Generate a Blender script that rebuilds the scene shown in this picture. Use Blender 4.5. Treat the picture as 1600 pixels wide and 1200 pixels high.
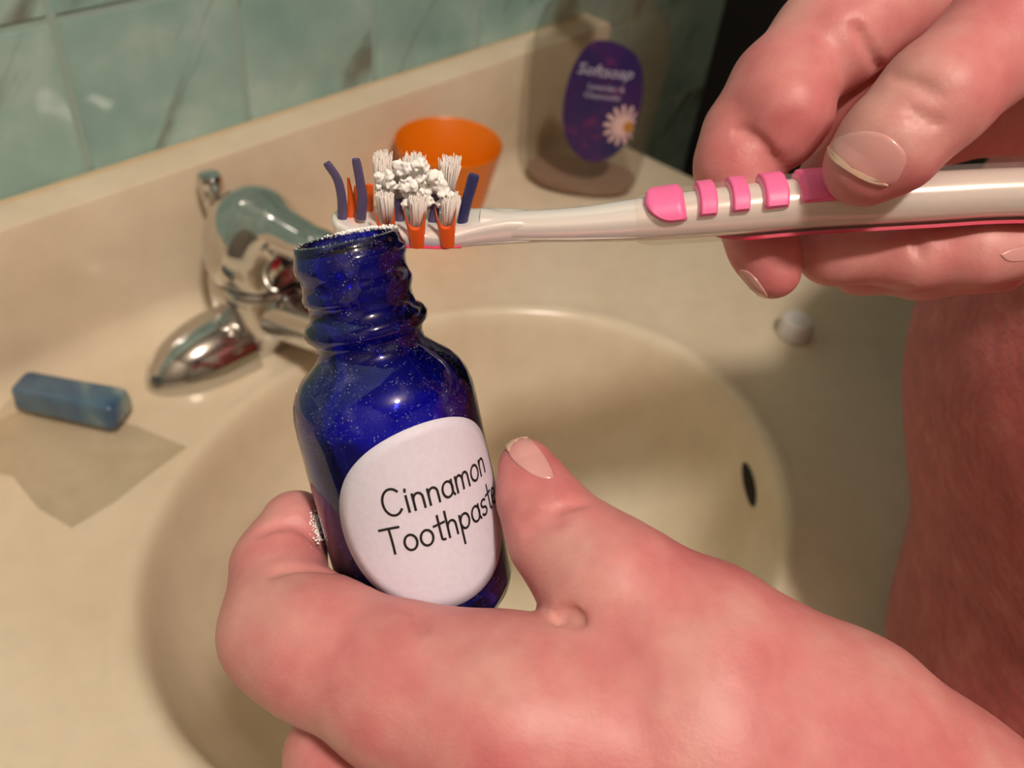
import bpy, bmesh, math, random
import numpy as np
from mathutils import Vector, Matrix
random.seed(7)
rng = np.random.default_rng(7)
scn = bpy.context.scene
col = scn.collection
for o in list(bpy.data.objects):
    bpy.data.objects.remove(o, do_unlink=True)

# ------------------------------------------------------------------ camera
FPX = 1359.3                                   # focal length in pixels of the 1600x1200 frame
CAM = np.array([-0.4235, -0.4732, 0.3741])
yaw, pit, rol = math.radians(52.8521), math.radians(41.8471), math.radians(7.4156)
fw = np.array([math.sin(yaw)*math.cos(pit), math.cos(yaw)*math.cos(pit), -math.sin(pit)])
_r = np.array([math.cos(yaw), -math.sin(yaw), 0.0])
_u = np.cross(_r, fw)
rt = math.cos(rol)*_r + math.sin(rol)*_u
up = -math.sin(rol)*_r + math.cos(rol)*_u
RM = np.stack([rt, up, fw], axis=1)            # camera axes (right, up, forward) as columns
cam = bpy.data.cameras.new('camera')
cam.sensor_fit = 'HORIZONTAL'
cam.sensor_width = 4.8
cam.lens = FPX/1600*4.8
cam.clip_start = 0.005
cam.dof.use_dof = True
cam.dof.focus_distance = 0.174
cam.dof.aperture_fstop = 2.4
camo = bpy.data.objects.new('camera', cam)
col.objects.link(camo)
camo.matrix_world = Matrix(((rt[0], up[0], -fw[0], CAM[0]), (rt[1], up[1], -fw[1], CAM[1]),
                            (rt[2], up[2], -fw[2], CAM[2]), (0, 0, 0, 1)))
scn.camera = camo

# ------------------------------------------------------------------ world, lights, exposure
wd = bpy.data.worlds.new('room_air')
scn.world = wd
wd.use_nodes = True
bg = wd.node_tree.nodes['Background']
bg.inputs[0].default_value = (1.0, 0.80, 0.62, 1)
bg.inputs[1].default_value = 0.015
for nm, loc, pw, rad in (('ceiling_bulb', (-0.56, -0.96, 1.42), 40.0, 0.06),):
    l = bpy.data.lights.new(nm, 'POINT')
    l.energy = pw
    l.shadow_soft_size = rad
    l.color = (1.0, 0.89, 0.79)
    lo = bpy.data.objects.new(nm, l)
    lo.location = loc
    col.objects.link(lo)
vs = scn.view_settings
vs.view_transform = 'Standard'
vs.look = 'None'
vs.gamma = 1.0
vs.exposure = 0.38
vs.use_curve_mapping = False


# ------------------------------------------------------------------ helpers
def C(px, py, d):
    """camera-space point (right, up, depth) seen at a pixel at a given depth"""
    return np.array([(px-800)/FPX*d, -(py-600)/FPX*d, d])


def W(c):
    """camera space to world"""
    return CAM + np.asarray(c) @ RM.T


def WP(px, py, d):
    return W(C(px, py, d))


def on_plane(px, py, z=0.0):
    v = RM @ C(px, py, 1.0)
    return CAM + v*(z-CAM[2])/v[2]


def lin(r, g, b):
    f = lambda c: (c/255/12.92) if c <= 10 else ((c/255+0.055)/1.055)**2.4
    return (f(r), f(g), f(b), 1.0)


def setp(b, **k):
    for n, v in k.items():
        n = n.replace('_', ' ')
        if n in b.inputs:
            b.inputs[n].default_value = v


def mat(name, c, rough=0.5, **k):
    m = bpy.data.materials.new(name)
    m.use_nodes = True
    b = m.node_tree.nodes['Principled BSDF']
    b.inputs['Base Color'].default_value = c
    b.inputs['Roughness'].default_value = rough
    setp(b, **k)
    m['b'] = b.name
    return m


class N:
    """tiny node helper"""
    def __init__(self, m):
        self.t = m.node_tree
        self.b = self.t.nodes['Principled BSDF']

    def n(self, typ, **k):
        x = self.t.nodes.new(typ)
        for a, v in k.items():
            if a in x.inputs:
                x.inputs[a].default_value = v
            else:
                setattr(x, a, v)
        return x

    def l(self, a, ao, b, bi):
        self.t.links.new(a.outputs[ao], b.inputs[bi])

    def noise(self, scale, detail=3, rough=0.5, coord='Object', stretch=None, dist=0.0):
        tc = self.n('ShaderNodeTexCoord')
        src, so = tc, coord
        if stretch:
            mp = self.n('ShaderNodeMapping')
            mp.inputs['Scale'].default_value = stretch
            self.l(tc, coord, mp, 'Vector')
            src, so = mp, 'Vector'
        x = self.n('ShaderNodeTexNoise')
        x.inputs['Scale'].default_value = scale
        x.inputs['Detail'].default_value = detail
        x.inputs['Roughness'].default_value = rough
        x.inputs['Distortion'].default_value = dist
        self.l(src, so, x, 'Vector')
        return x

    def ramp(self, src, so, stops):
        r = self.n('ShaderNodeValToRGB')
        e = r.color_ramp.elements
        while len(e) < len(stops):
            e.new(0.5)
        for i, (p, c) in enumerate(stops):
            e[i].position = p
            e[i].color = c
        self.l(src, so, r, 'Fac')
        return r

    def mix(self, fac, a, b):
        """fac, a, b: (node, output) or a constant"""
        x = self.n('ShaderNodeMix', data_type='RGBA')
        for v, idx in ((fac, 0), (a, 6), (b, 7)):
            if isinstance(v, tuple) and not isinstance(v[0], (int, float)):
                self.t.links.new(v[0].outputs[v[1]], x.inputs[idx])
            else:
                x.inputs[idx].default_value = v
        return (x, 2)

    def bump(self, src, so, strength, dist):
        x = self.n('ShaderNodeBump')
        x.inputs['Strength'].default_value = strength
        x.inputs['Distance'].default_value = dist
        self.l(src, so, x, 'Height')
        self.l(x, 'Normal', self.b, 'Normal')
        return x

    def base(self, pair):
        self.t.links.new(pair[0].outputs[pair[1]], self.b.inputs['Base Color'])


def link(name, me, m=None, parent=None, smooth=True):
    o = bpy.data.objects.new(name, me)
    col.objects.link(o)
    if m is not None and not me.materials:
        me.materials.append(m)
    if smooth and len(me.polygons):
        me.polygons.foreach_set('use_smooth', np.ones(len(me.polygons), dtype=bool))
    if parent is not None:
        o.parent = parent
        o.matrix_parent_inverse = parent.matrix_world.inverted()
    return o


def mesh(name, v, f, m=None, parent=None, smooth=True, sharp=None):
    me = bpy.data.meshes.new(name)
    me.from_pydata([tuple(map(float, p)) for p in v], [], [tuple(int(i) for i in q) for q in f])
    me.update()
    bm = bmesh.new()
    bm.from_mesh(me)
    bmesh.ops.recalc_face_normals(bm, faces=bm.faces)
    bm.to_mesh(me)
    bm.free()
    o = link(name, me, m, parent, smooth)
    if sharp:
        me.set_sharp_from_angle(angle=math.radians(sharp))
    return o


def empty(name, loc):
    o = bpy.data.objects.new(name, None)
    o.empty_display_size = 0.02
    o.location = tuple(map(float, loc))
    col.objects.link(o)
    bpy.context.view_layer.update()
    return o


def tag(o, label=None, cat=None, group=None, kind=None):
    if label: o['label'] = label
    if cat: o['category'] = cat
    if group: o['group'] = group
    if kind: o['kind'] = kind
    return o


def box(name, lo, hi, m, parent=None, bev=0.0, seg=2):
    bm = bmesh.new()
    bmesh.ops.create_cube(bm, size=1.0)
    for v in bm.verts:
        v.co = Vector([lo[i]+(v.co[i]+0.5)*(hi[i]-lo[i]) for i in range(3)])
    if bev:
        bmesh.ops.bevel(bm, geom=bm.edges[:], offset=bev, segments=seg, affect='EDGES')
    me = bpy.data.meshes.new(name)
    bm.to_mesh(me)
    bm.free()
    o = link(name, me, m, parent, bev > 0)
    if bev:
        me.set_sharp_from_angle(angle=math.radians(50))
    return o


def frame(axis, hint):
    a = np.array(axis, float); a /= np.linalg.norm(a)
    e = np.array(hint, float); e -= a*(e@a); e /= np.linalg.norm(e)
    return a, e, np.cross(a, e)


def lathe_vf(prof, org, a, e1, e2, n=64, close0=True, close1=True):
    """prof: list of (distance along a, radius)"""
    v, f = [], []
    th = np.linspace(0, 2*math.pi, n, endpoint=False)
    for h, r in prof:
        for t in th:
            v.append(org + a*h + e1*(r*math.cos(t)) + e2*(r*math.sin(t)))
    for i in range(len(prof)-1):
        for j in range(n):
            k = (j+1) % n
            f.append((i*n+j, i*n+k, (i+1)*n+k, (i+1)*n+j))
    if close0: f.append(tuple(range(n))[::-1])
    if close1: f.append(tuple(range((len(prof)-1)*n, len(prof)*n)))
    return v, f


def lathe(name, prof, org, axis, m, parent=None, n=48, sharp=40, hint=(1, 0.3, 0.1), **k):
    a, e1, e2 = frame(axis, hint)
    v, f = lathe_vf(prof, np.array(org, float), a, e1, e2, n, **k)
    return mesh(name, v, f, m, parent, True, sharp)


def loft(rings, cap=True):
    n = len(rings[0])
    v = [p for r in rings for p in r]
    f = []
    for i in range(len(rings)-1):
        for j in range(n):
            k = (j+1) % n
            f.append((i*n+j, i*n+k, (i+1)*n+k, (i+1)*n+j))
    if cap:
        f.append(tuple(range(n))[::-1])
        f.append(tuple(range((len(rings)-1)*n, len(rings)*n)))
    return v, f


def crom(pts, n):
    """Catmull-Rom through rows of pts, n samples"""
    P = np.array(pts, float)
    P = np.vstack([2*P[0]-P[1], P, 2*P[-1]-P[-2]])
    m = len(P)-3
    out = []
    for t in np.linspace(0, m-1e-9, n):
        i = int(t); u = t-i
        a, b, c, d = P[i:i+4]
        out.append(0.5*((2*b)+(-a+c)*u+(2*a-5*b+4*c-d)*u*u+(-a+3*b-3*c+d)*u**3))
    return np.array(out)


def tube_vf(pts, rad, n=12, hint=(0, 0, 1), flat=1.0):
    pts = np.array(pts, float)
    rings = []
    for i, p in enumerate(pts):
        t = pts[min(i+1, len(pts)-1)]-pts[max(i-1, 0)]
        a, e1, e2 = frame(t, hint)
        r = rad[i] if hasattr(rad, '__len__') else rad
        rings.append([p+e1*(r*math.cos(x)*flat)+e2*(r*math.sin(x)) for x in np.linspace(0, 2*math.pi, n, endpoint=False)])
    return loft(rings)


# ------------------------------------------------------------------ implicit surfaces (for hands, cloth, powder)
def rcone(P, a, b, ra, rb):
    """distance to a capsule whose radius runs from ra to rb"""
    ba = b-a
    l2 = ba@ba
    t = np.clip(((P-a)@ba)/l2, 0, 1)
    d = P-a-t[..., None]*ba
    return np.sqrt((d*d).sum(-1))-(ra+(rb-ra)*t)


def ellip(P, c, ax, r):
    """approximate distance to an ellipsoid; ax rows are its axes"""
    q = (P-c)@np.array(ax).T
    k0 = np.sqrt(((q/r)**2).sum(-1))
    k1 = np.sqrt(((q/np.square(r))**2).sum(-1))+1e-12
    return k0*(k0-1)/k1


def smin(a, b, k):
    h = np.maximum(k-np.abs(a-b), 0)/k
    return np.minimum(a, b)-h*h*k*0.25


def smax(a, b, k):
    return -smin(-a, -b, k)


def surface_nets(fn, lo, hi, h):
    lo = np.array(lo, float); hi = np.array(hi, float)
    n = np.ceil((hi-lo)/h).astype(int)+1
    xs = [lo[i]+h*np.arange(n[i]) for i in range(3)]
    f = np.empty(n, dtype=np.float32)
    K = 4
    cn = -(-n//K)
    ce = [lo[i]+h*(np.arange(cn[i])*K+(K-1)/2) for i in range(3)]
    cf = np.empty(tuple(cn))
    for i in range(cn[0]):
        P = np.stack(np.meshgrid(ce[0][i:i+1], ce[1], ce[2], indexing='ij'), -1)
        cf[i] = fn(P)[0]
    near = np.abs(cf) < K*h*1.35+0.0004
    f[...] = np.repeat(np.repeat(np.repeat(cf, K, 0), K, 1), K, 2)[:n[0], :n[1], :n[2]]
    nm = np.repeat(np.repeat(np.repeat(near, K, 0), K, 1), K, 2)[:n[0], :n[1], :n[2]]
    ix = np.argwhere(nm)
    for i in range(0, len(ix), 300000):
        q = ix[i:i+300000]
        f[q[:, 0], q[:, 1], q[:, 2]] = fn(lo+h*q)
    f[0] = f[-1] = h; f[:, 0] = f[:, -1] = h; f[:, :, 0] = f[:, :, -1] = h
    s = f < 0
    c = np.zeros(tuple(n-1), dtype=np.int8)
    cor = [(a, b, d) for a in (0, 1) for b in (0, 1) for d in (0, 1)]
    for a, b, d in cor:
        c += s[a:n[0]-1+a, b:n[1]-1+b, d:n[2]-1+d]
    act = (c > 0) & (c < 8)
    idx = np.argwhere(act)
    ids = -np.ones(act.shape, dtype=np.int64)
    ids[act] = np.arange(len(idx))
    acc = np.zeros((len(idx), 3)); cnt = np.zeros(len(idx))
    for a in cor:
        for ax in range(3):
            if a[ax]: continue
            b = list(a); b[ax] = 1
            i0 = idx+np.array(a); i1 = idx+np.array(b)
            f0 = f[i0[:, 0], i0[:, 1], i0[:, 2]].astype(float); f1 = f[i1[:, 0], i1[:, 1], i1[:, 2]].astype(float)
            m = (f0 < 0) != (f1 < 0)
            t = f0[m]/(f0[m]-f1[m])
            acc[m] += np.array(a)+np.eye(3)[ax]*t[:, None]
            cnt[m] += 1
    V = lo+h*(idx+acc/cnt[:, None])
    Q = []
    for ax in range(3):
        o1, o2 = [x for x in range(3) if x != ax]
        sl0 = [slice(1, -1)]*3; sl1 = [slice(1, -1)]*3
        sl0[ax] = slice(0, -1); sl1[ax] = slice(1, None)
        e = s[tuple(sl0)] != s[tuple(sl1)]
        E = np.argwhere(e)
        off = np.array([1, 1, 1]); off[ax] = 0
        E = E+off
        fl = s[E[:, 0], E[:, 1], E[:, 2]]
        q = []
        for d1, d2 in ((0, 0), (1, 0), (1, 1), (0, 1)):
            K = E.copy(); K[:, o1] -= d1; K[:, o2] -= d2
            q.append(ids[K[:, 0], K[:, 1], K[:, 2]])
        q = np.stack(q, 1)
        if ax == 1: fl = ~fl
        q[fl] = q[fl][:, ::-1]
        Q.append(q)
    return V, np.concatenate(Q)


def fast_mesh(name, V, Q, m, parent=None):
    me = bpy.data.meshes.new(name)
    me.vertices.add(len(V)); me.vertices.foreach_set('co', np.ascontiguousarray(V, dtype=np.float32).ravel())
    me.loops.add(len(Q)*4); me.loops.foreach_set('vertex_index', np.ascontiguousarray(Q, dtype=np.int32).ravel())
    me.polygons.add(len(Q)); me.polygons.foreach_set('loop_start', np.arange(0, len(Q)*4, 4, dtype=np.int32))
    me.update(calc_edges=True)
    me.validate()
    bm = bmesh.new(); bm.from_mesh(me)
    bmesh.ops.recalc_face_normals(bm, faces=bm.faces)
    bm.to_mesh(me); bm.free()
    return link(name, me, m, parent)


def trace_many(fn, xy, d0=0.11, d1=0.33):
    """first points of an implicit surface (camera space) under pixels; a mask tells the hits"""
    xy = np.asarray(xy, float)
    ray = np.stack([(xy[:, 0]-800)/FPX, -(xy[:, 1]-600)/FPX, np.ones(len(xy))], 1)
    ln = np.linalg.norm(ray, axis=1)
    t = np.full(len(xy), d0)
    for _ in range(110):
        d = fn(ray*t[:, None])
        t = np.minimum(t+np.where(d < 1e-5, 0, d*0.8/ln), d1)
    return ray*t[:, None], fn(ray*t[:, None]) < 2e-4


def trace(fn, px, py):
    p, ok = trace_many(fn, [(px, py)])
    return p[0] if ok[0] else None


def grad_many(fn, p, e=2e-4):
    g = np.stack([fn(p+e*x)-fn(p-e*x) for x in np.eye(3)], 1)
    return g/(np.linalg.norm(g, axis=1)[:, None]+1e-12)


# ------------------------------------------------------------------ materials
def m_marble():
    m = mat('cultured_marble', lin(216, 196, 162), 0.22, Specular_IOR_Level=0.45)
    k = N(m)
    a = k.noise(5, 4, 0.55, dist=0.6)
    b = k.noise(60, 2)
    r = k.ramp(a, 'Fac', [(0.3, lin(224, 206, 178)), (0.55, lin(236, 221, 196)), (0.75, lin(242, 229, 207))])
    r2 = k.ramp(b, 'Fac', [(0.25, (0.95, 0.95, 0.95, 1)), (0.6, (1, 1, 1, 1))])
    x = k.n('ShaderNodeMix', data_type='RGBA', blend_type='MULTIPLY')
    x.inputs[0].default_value = 1
    k.t.links.new(r.outputs[0], x.inputs[6]); k.t.links.new(r2.outputs[0], x.inputs[7])
    k.base((x, 2))
    return m


def m_tile():
    m = mat('celadon_tile', lin(128, 164, 150), 0.12, Specular_IOR_Level=0.5)
    k = N(m)
    oi = k.n('ShaderNodeObjectInfo')
    tc = k.n('ShaderNodeTexCoord')
    mul = k.n('ShaderNodeVectorMath', operation='SCALE'); mul.inputs['Scale'].default_value = 37.0
    k.l(oi, 'Random', mul, 0)
    add = k.n('ShaderNodeVectorMath', operation='ADD')
    k.l(tc, 'Object', add, 0); k.t.links.new(mul.outputs[0], add.inputs[1])
    cb = k.n('ShaderNodeCombineXYZ')
    rot = k.n('ShaderNodeMapping'); rot.inputs['Scale'].default_value = (1.0, 1.0, 4.6)
    r0_ = k.n('ShaderNodeMapping'); r0_.inputs['Rotation'].default_value = (0, 0.95, 0)
    k.t.links.new(add.outputs[0], r0_.inputs['Vector'])
    k.l(r0_, 'Vector', rot, 'Vector')
    st = k.n('ShaderNodeTexNoise'); st.inputs['Scale'].default_value = 8; st.inputs['Detail'].default_value = 4; st.inputs['Distortion'].default_value = 0.5
    k.l(rot, 'Vector', st, 'Vector')
    cl = k.n('ShaderNodeTexNoise'); cl.inputs['Scale'].default_value = 22; cl.inputs['Detail'].default_value = 4
    k.t.links.new(add.outputs[0], cl.inputs['Vector'])
    basec = k.ramp(cl, 'Fac', [(0.3, lin(140, 176, 170)), (0.55, lin(160, 194, 187)), (0.75, lin(188, 212, 207))])
    brown = k.ramp(st, 'Fac', [(0.57, (0, 0, 0, 1)), (0.70, (0.75, 0.75, 0.75, 1))])
    k.base(k.mix((brown, 0), (basec, 0), lin(100, 94, 78)))
    wv = k.n('ShaderNodeTexNoise'); wv.inputs['Scale'].default_value = 30; wv.inputs['Detail'].default_value = 1
    k.t.links.new(add.outputs[0], wv.inputs['Vector'])
    k.bump(wv, 'Fac', 0.35, 0.004)
    return m


def m_skin():
    m = mat('skin', lin(222, 150, 136), 0.46, Specular_IOR_Level=0.4)
    k = N(m)
    b = k.b
    b.inputs['Subsurface Weight'].default_value = 0.22
    b.inputs['Subsurface Radius'].default_value = (0.0045, 0.0016, 0.0008)
    b.inputs['Subsurface Scale'].default_value = 1.0
    a = k.noise(48, 3, 0.55)
    c = k.noise(260, 3, 0.6)
    r = k.ramp(a, 'Fac', [(0.32, lin(213, 154, 147)), (0.5, lin(210, 135, 133)), (0.68, lin(200, 112, 115))])
    sp = k.ramp(c, 'Fac', [(0.3, (0.93, 0.9, 0.9, 1)), (0.65, (1, 1, 1, 1))])
    x = k.n('ShaderNodeMix', data_type='RGBA', blend_type='MULTIPLY')
    x.inputs[0].default_value = 1
    k.t.links.new(r.outputs[0], x.inputs[6]); k.t.links.new(sp.outputs[0], x.inputs[7])
    k.base((x, 2))
    f1 = k.noise(1100, 3, 0.6)
    k.bump(f1, 'Fac', 0.18, 0.0006)
    return m


M = {}
M['marble'] = m_marble()
M['tile'] = m_tile()
M['skin'] = m_skin()
M['grout'] = mat('grout', lin(158, 182, 174), 0.85)
M['caulk'] = mat('caulk', lin(226, 208, 172), 0.5)
M['floor'] = mat('floor', lin(90, 80, 68), 0.6)
M['dark'] = mat('painted_shade', lin(30, 27, 22), 0.8)  # near-black colour stands in for the gloom past the tiled wall
M['wood'] = mat('cabinet_wood', lin(120, 82, 50), 0.45)
M['chrome'] = mat('chrome', (0.66, 0.655, 0.65, 1), 0.10, Metallic=1.0)
M['black'] = mat('hole_shade', lin(14, 12, 10), 0.8)
M['red'] = mat('red_plastic', lin(190, 24, 40), 0.3)
M['capw'] = mat('white_cap', lin(222, 216, 214), 0.4)
M['nail'] = mat('nail', lin(226, 158, 153), 0.2, Coat_Weight=0.8, Coat_Roughness=0.2, Subsurface_Weight=0.12)
M['nail_tip'] = mat('nail_edge', lin(228, 192, 168), 0.3)
M['pink'] = mat('pink_rubber', lin(246, 112, 168), 0.42)
M['crimson'] = mat('crimson_rubber', lin(214, 30, 84), 0.4)
M['pearl'] = mat('pearl_plastic', lin(242, 232, 228), 0.2, Metallic=0.3, Coat_Weight=0.8, Coat_Roughness=0.12)
M['bristle'] = mat('bristle_white', lin(228, 218, 212), 0.4)
M['violet'] = mat('violet_rubber', lin(92, 80, 118), 0.45)
M['navy'] = mat('navy_rubber', lin(52, 56, 104), 0.45)
M['orange_rub'] = mat('orange_rubber', lin(240, 92, 26), 0.35, Subsurface_Weight=0.1)
M['powder'] = mat('white_powder', lin(250, 247, 243), 0.95)
M['ink'] = mat('black_ink', lin(22, 16, 18), 0.6)
M['orange'] = mat('orange_plastic', lin(250, 132, 6), 0.32, Transmission_Weight=0.12)


def m_paper():
    m = mat('label_paper', lin(226, 218, 226), 0.6)
    k = N(m)
    a = k.noise(900, 3)
    r = k.ramp(a, 'Fac', [(0.3, lin(216, 211, 226)), (0.7, lin(222, 217, 232))])
    k.base((r, 0))
    return m


def m_cobalt():
    m = mat('cobalt_glass', (0.035, 0.045, 0.62, 1), 0.02, Transmission_Weight=1.0, IOR=1.5)
    k = N(m)
    # powder dust clinging to the outside: fine specks and a few smears
    v = k.noise(2600, 2, 0.6)
    big = k.noise(120, 3, 0.6)
    r1 = k.ramp(v, 'Fac', [(0.645, (0, 0, 0, 1)), (0.70, (1, 1, 1, 1))])
    r2 = k.ramp(big, 'Fac', [(0.42, (0.12, 0.12, 0.12, 1)), (0.66, (1, 1, 1, 1))])
    mu = k.n('ShaderNodeMath', operation='MULTIPLY')
    k.l(r1, 0, mu, 0); k.l(r2, 0, mu, 1)
    r3 = k.ramp(big, 'Fac', [(0.58, (0, 0, 0, 1)), (0.80, (0.2, 0.2, 0.2, 1))])
    ad = k.n('ShaderNodeMath', operation='ADD'); k.l(mu, 0, ad, 0); k.l(r3, 0, ad, 1)
    d = k.n('ShaderNodeBsdfDiffuse'); d.inputs[0].default_value = lin(170, 170, 205)
    ms = k.n('ShaderNodeMixShader')
    out = k.t.nodes['Material Output']
    sc = k.n('ShaderNodeMath', operation='MULTIPLY'); sc.inputs[1].default_value = 0.8; sc.use_clamp = True
    k.l(ad, 0, sc, 0)
    # clear lead of light straight through the wall beside the bent light
    tr = k.n('ShaderNodeBsdfTransparent'); tr.inputs[0].default_value = (0.10, 0.13, 0.86, 1)
    mg = k.n('ShaderNodeMixShader'); mg.inputs[0].default_value = 0.6
    k.l(k.b, 0, mg, 1); k.l(tr, 0, mg, 2)
    gl = k.n('ShaderNodeBsdfGlossy'); gl.inputs['Roughness'].default_value = 0.03
    fr = k.n('ShaderNodeFresnel'); fr.inputs['IOR'].default_value = 1.45
    m3 = k.n('ShaderNodeMixShader'); k.l(fr, 0, m3, 0); k.l(mg, 0, m3, 1); k.l(gl, 0, m3, 2)
    k.l(sc, 0, ms, 0); k.l(m3, 0, ms, 1); k.l(d, 0, ms, 2)
    k.l(ms, 0, out, 0)
    return m


def m_shirt():
    m = mat('coral_cloth', lin(176, 74, 68), 0.9, Sheen_Weight=0.3)
    k = N(m)
    a = k.noise(55, 4, 0.65, stretch=(1, 1, 1.8))
    r = k.ramp(a, 'Fac', [(0.3, lin(164, 60, 58)), (0.55, lin(184, 78, 74)), (0.72, lin(200, 104, 98))])
    k.base((r, 0))
    b = k.noise(110, 5, 0.7, stretch=(1, 1, 2.2))
    k.bump(b, 'Fac', 0.6, 0.006)
    return m


def m_film(name, c, fac):
    """thin clear film: mostly see-through, faint body colour, gloss on top"""
    m = mat(name, c, 0.06)
    k = N(m)
    t = k.n('ShaderNodeBsdfTransparent')
    t.inputs[0].default_value = (0.985, 0.975, 0.95, 1)
    ms = k.n('ShaderNodeMixShader'); ms.inputs[0].default_value = fac
    k.l(t, 0, ms, 1); k.l(k.b, 0, ms, 2); k.l(ms, 0, k.t.nodes['Material Output'], 0)
    return m


M['paper'] = m_paper()
M['cobalt'] = m_cobalt()
M['shirt'] = m_shirt()
M['bag'] = m_film('bag_film', lin(206, 200, 184), 0.14)
M['soapclear'] = m_film('bottle_plastic', lin(120, 102, 82), 0.24)
kb_ = N(M['bag'])
kb_.bump(kb_.noise(70, 4, 0.6, dist=1.2), 'Fac', 1.0, 0.01)
M['clear'] = m_film('clear_plastic', lin(240, 228, 222), 0.12)


def m_block():
    m = mat('blue_block', lin(70, 110, 140), 0.22, Coat_Weight=0.4)
    k = N(m)
    a = k.noise(24, 2, 0.4, dist=0.5)
    r = k.ramp(a, 'Fac', [(0.36, lin(56, 86, 122)), (0.52, lin(86, 116, 136)), (0.64, lin(156, 172, 158))])
    k.base((r, 0))
    return m


M['block'] = m_block()


def m_floral():
    m = mat('violet_label', lin(44, 26, 84), 0.4)
    k = N(m)
    a = k.noise(45, 4, 0.6)
    r = k.ramp(a, 'Fac', [(0.35, lin(34, 26, 88)), (0.55, lin(56, 26, 92)), (0.7, lin(120, 36, 100))])
    k.base((r, 0))
    return m


M['floral'] = m_floral()
M['petal'] = mat('petal_print', lin(226, 190, 190), 0.5)
M['yolk'] = mat('yellow_print', lin(190, 130, 50), 0.5)
M['print'] = mat('pale_print', lin(196, 190, 214), 0.5)

# ------------------------------------------------------------------ the room
PITCH = 0.109
XG, ZG = -0.2301, 0.190
WX1 = XG+7*PITCH-0.032                                  # where the tiled wall ends
wall = box('wall_back', (-1.35, 0.0012, -0.85), (WX1, 0.12, 1.6), M['grout'])
tag(wall, 'green tiled bathroom wall behind the vanity', kind='structure')
tm = None
for i in range(-5, 7):
    for j in range(-3, 5):
        x0, z0 = XG+i*PITCH, ZG+j*PITCH
        x1 = min(x0+PITCH, WX1)
        if x1-x0 < PITCH-1e-6:
            t = box('tile', (-(x1-x0)/2+0.0012, 0, -PITCH/2+0.0012), ((x1-x0)/2-0.0012, 0.009, PITCH/2-0.0012), M['tile'], None, 0.0014)
        elif tm is None:
            t = box('tile', (-PITCH/2+0.0012, 0, -PITCH/2+0.0012), (PITCH/2-0.0012, 0.009, PITCH/2-0.0012), M['tile'], None, 0.0014)
            tm = t.data
        else:
            t = bpy.data.objects.new('tile', tm)
            col.objects.link(t)
        t.location = ((x0+x1)/2, 0.0, z0+PITCH/2)
        t.rotation_euler = (random.uniform(-0.006, 0.006), 0, random.uniform(-0.006, 0.006))
        t.parent = wall
fl = box('floor', (-1.35, -2.2, -0.87), (2.2, 1.5, -0.85), M['floor'])
tag(fl, 'dim bathroom floor under the vanity', kind='structure')
M['paint'] = mat('wall_paint', lin(146, 134, 118), 0.7)
tag(box('ceiling', (-1.35, -2.2, 1.55), (2.2, 1.5, 1.6), M['paint']), 'plain bathroom ceiling', kind='structure')
tag(box('wall_left', (-1.42, -2.2, -0.85), (-1.35, 0.12, 1.6), M['paint']), 'plain painted wall on the lamp side', kind='structure')
tag(box('wall_front', (-1.42, -2.27, -0.85), (1.22, -2.2, 1.6), M['paint']), 'plain painted wall behind the person', kind='structure')
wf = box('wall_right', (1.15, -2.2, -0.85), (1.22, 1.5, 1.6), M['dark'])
tag(wf, 'wall past the end of the tiles, coloured near black as shade', kind='structure')
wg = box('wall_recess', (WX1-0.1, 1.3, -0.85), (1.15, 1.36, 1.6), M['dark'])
tag(wg, 'back of the recess beyond the tiled wall, coloured near black as shade', kind='structure')

# ------------------------------------------------------------------ vanity top with moulded bowl
SX, SY, SA, SB = -0.1718, -0.2767, 0.1924, 0.1541
VX0, VX1, VY0, VY1 = -0.80, 0.2433, -0.50, 0.0
top = empty('sink_vanity', (SX, SY, 0))
tag(top, 'cream cultured marble vanity top with oval sink and coved backsplash', 'sink')
PROF = [(1.075, 0.0), (1.055, 0.0004), (1.035, 0.0006), (1.018, -0.0002), (1.004, -0.0026), (0.993, -0.0065), (0.983, -0.0125),
        (0.972, -0.022), (0.955, -0.036), (0.93, -0.052), (0.89, -0.07), (0.83, -0.088), (0.75, -0.102), (0.65, -0.113),
        (0.5, -0.122), (0.35, -0.127), (0.2, -0.130), (0.11, -0.132)]
angs = list(np.linspace(0, 2*math.pi, 160, endpoint=False))
for cx_ in (VX0, VX1):
    for cy_ in (VY0, VY1):
        angs.append(math.atan2((cy_-SY)/SB, (cx_-SX)/SA) % (2*math.pi))
angs = sorted(angs)
nA = len(angs)


def rect_hit(th):
    dx, dy = SA*math.cos(th), SB*math.sin(th)
    s = 1e9
    if dx > 1e-9: s = min(s, (VX1-SX)/dx)
    if dx < -1e-9: s = min(s, (VX0-SX)/dx)
    if dy > 1e-9: s = min(s, (VY1-SY)/dy)
    if dy < -1e-9: s = min(s, (VY0-SY)/dy)
    return s


deck_rings = []
for lv, zz in ((1.0, -0.032), (1.0, -0.003), (0.985, 0.0), (0.7, 0), (0.35, 0), (0.0, 0)):
    ring = []
    for th in angs:
        s1 = rect_hit(th); s0 = 1.075
        s = s0+(s1-s0)*lv
        x, y = SX+SA*s*math.cos(th), SY+SB*s*math.sin(th)
        if lv == 0.985:
            x = min(max(SX+SA*s1*math.cos(th), VX0+0.003), VX1-0.003); y = min(max(SY+SB*s1*math.sin(th), VY0+0.003), VY1-0.003)
        ring.append((x, y, zz))
    deck_rings.append(ring)
v, f = loft(deck_rings, cap=False)
deck = mesh('counter', v, f, M['marble'], top, True, 40)
bowl_rings = [[(SX+SA*s*math.cos(t), SY+SB*s*math.sin(t), z) for t in angs] for s, z in PROF]
v, f = loft(bowl_rings, cap=False)
bowl = mesh('sink_bowl', v, f, M['marble'], top)
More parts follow.
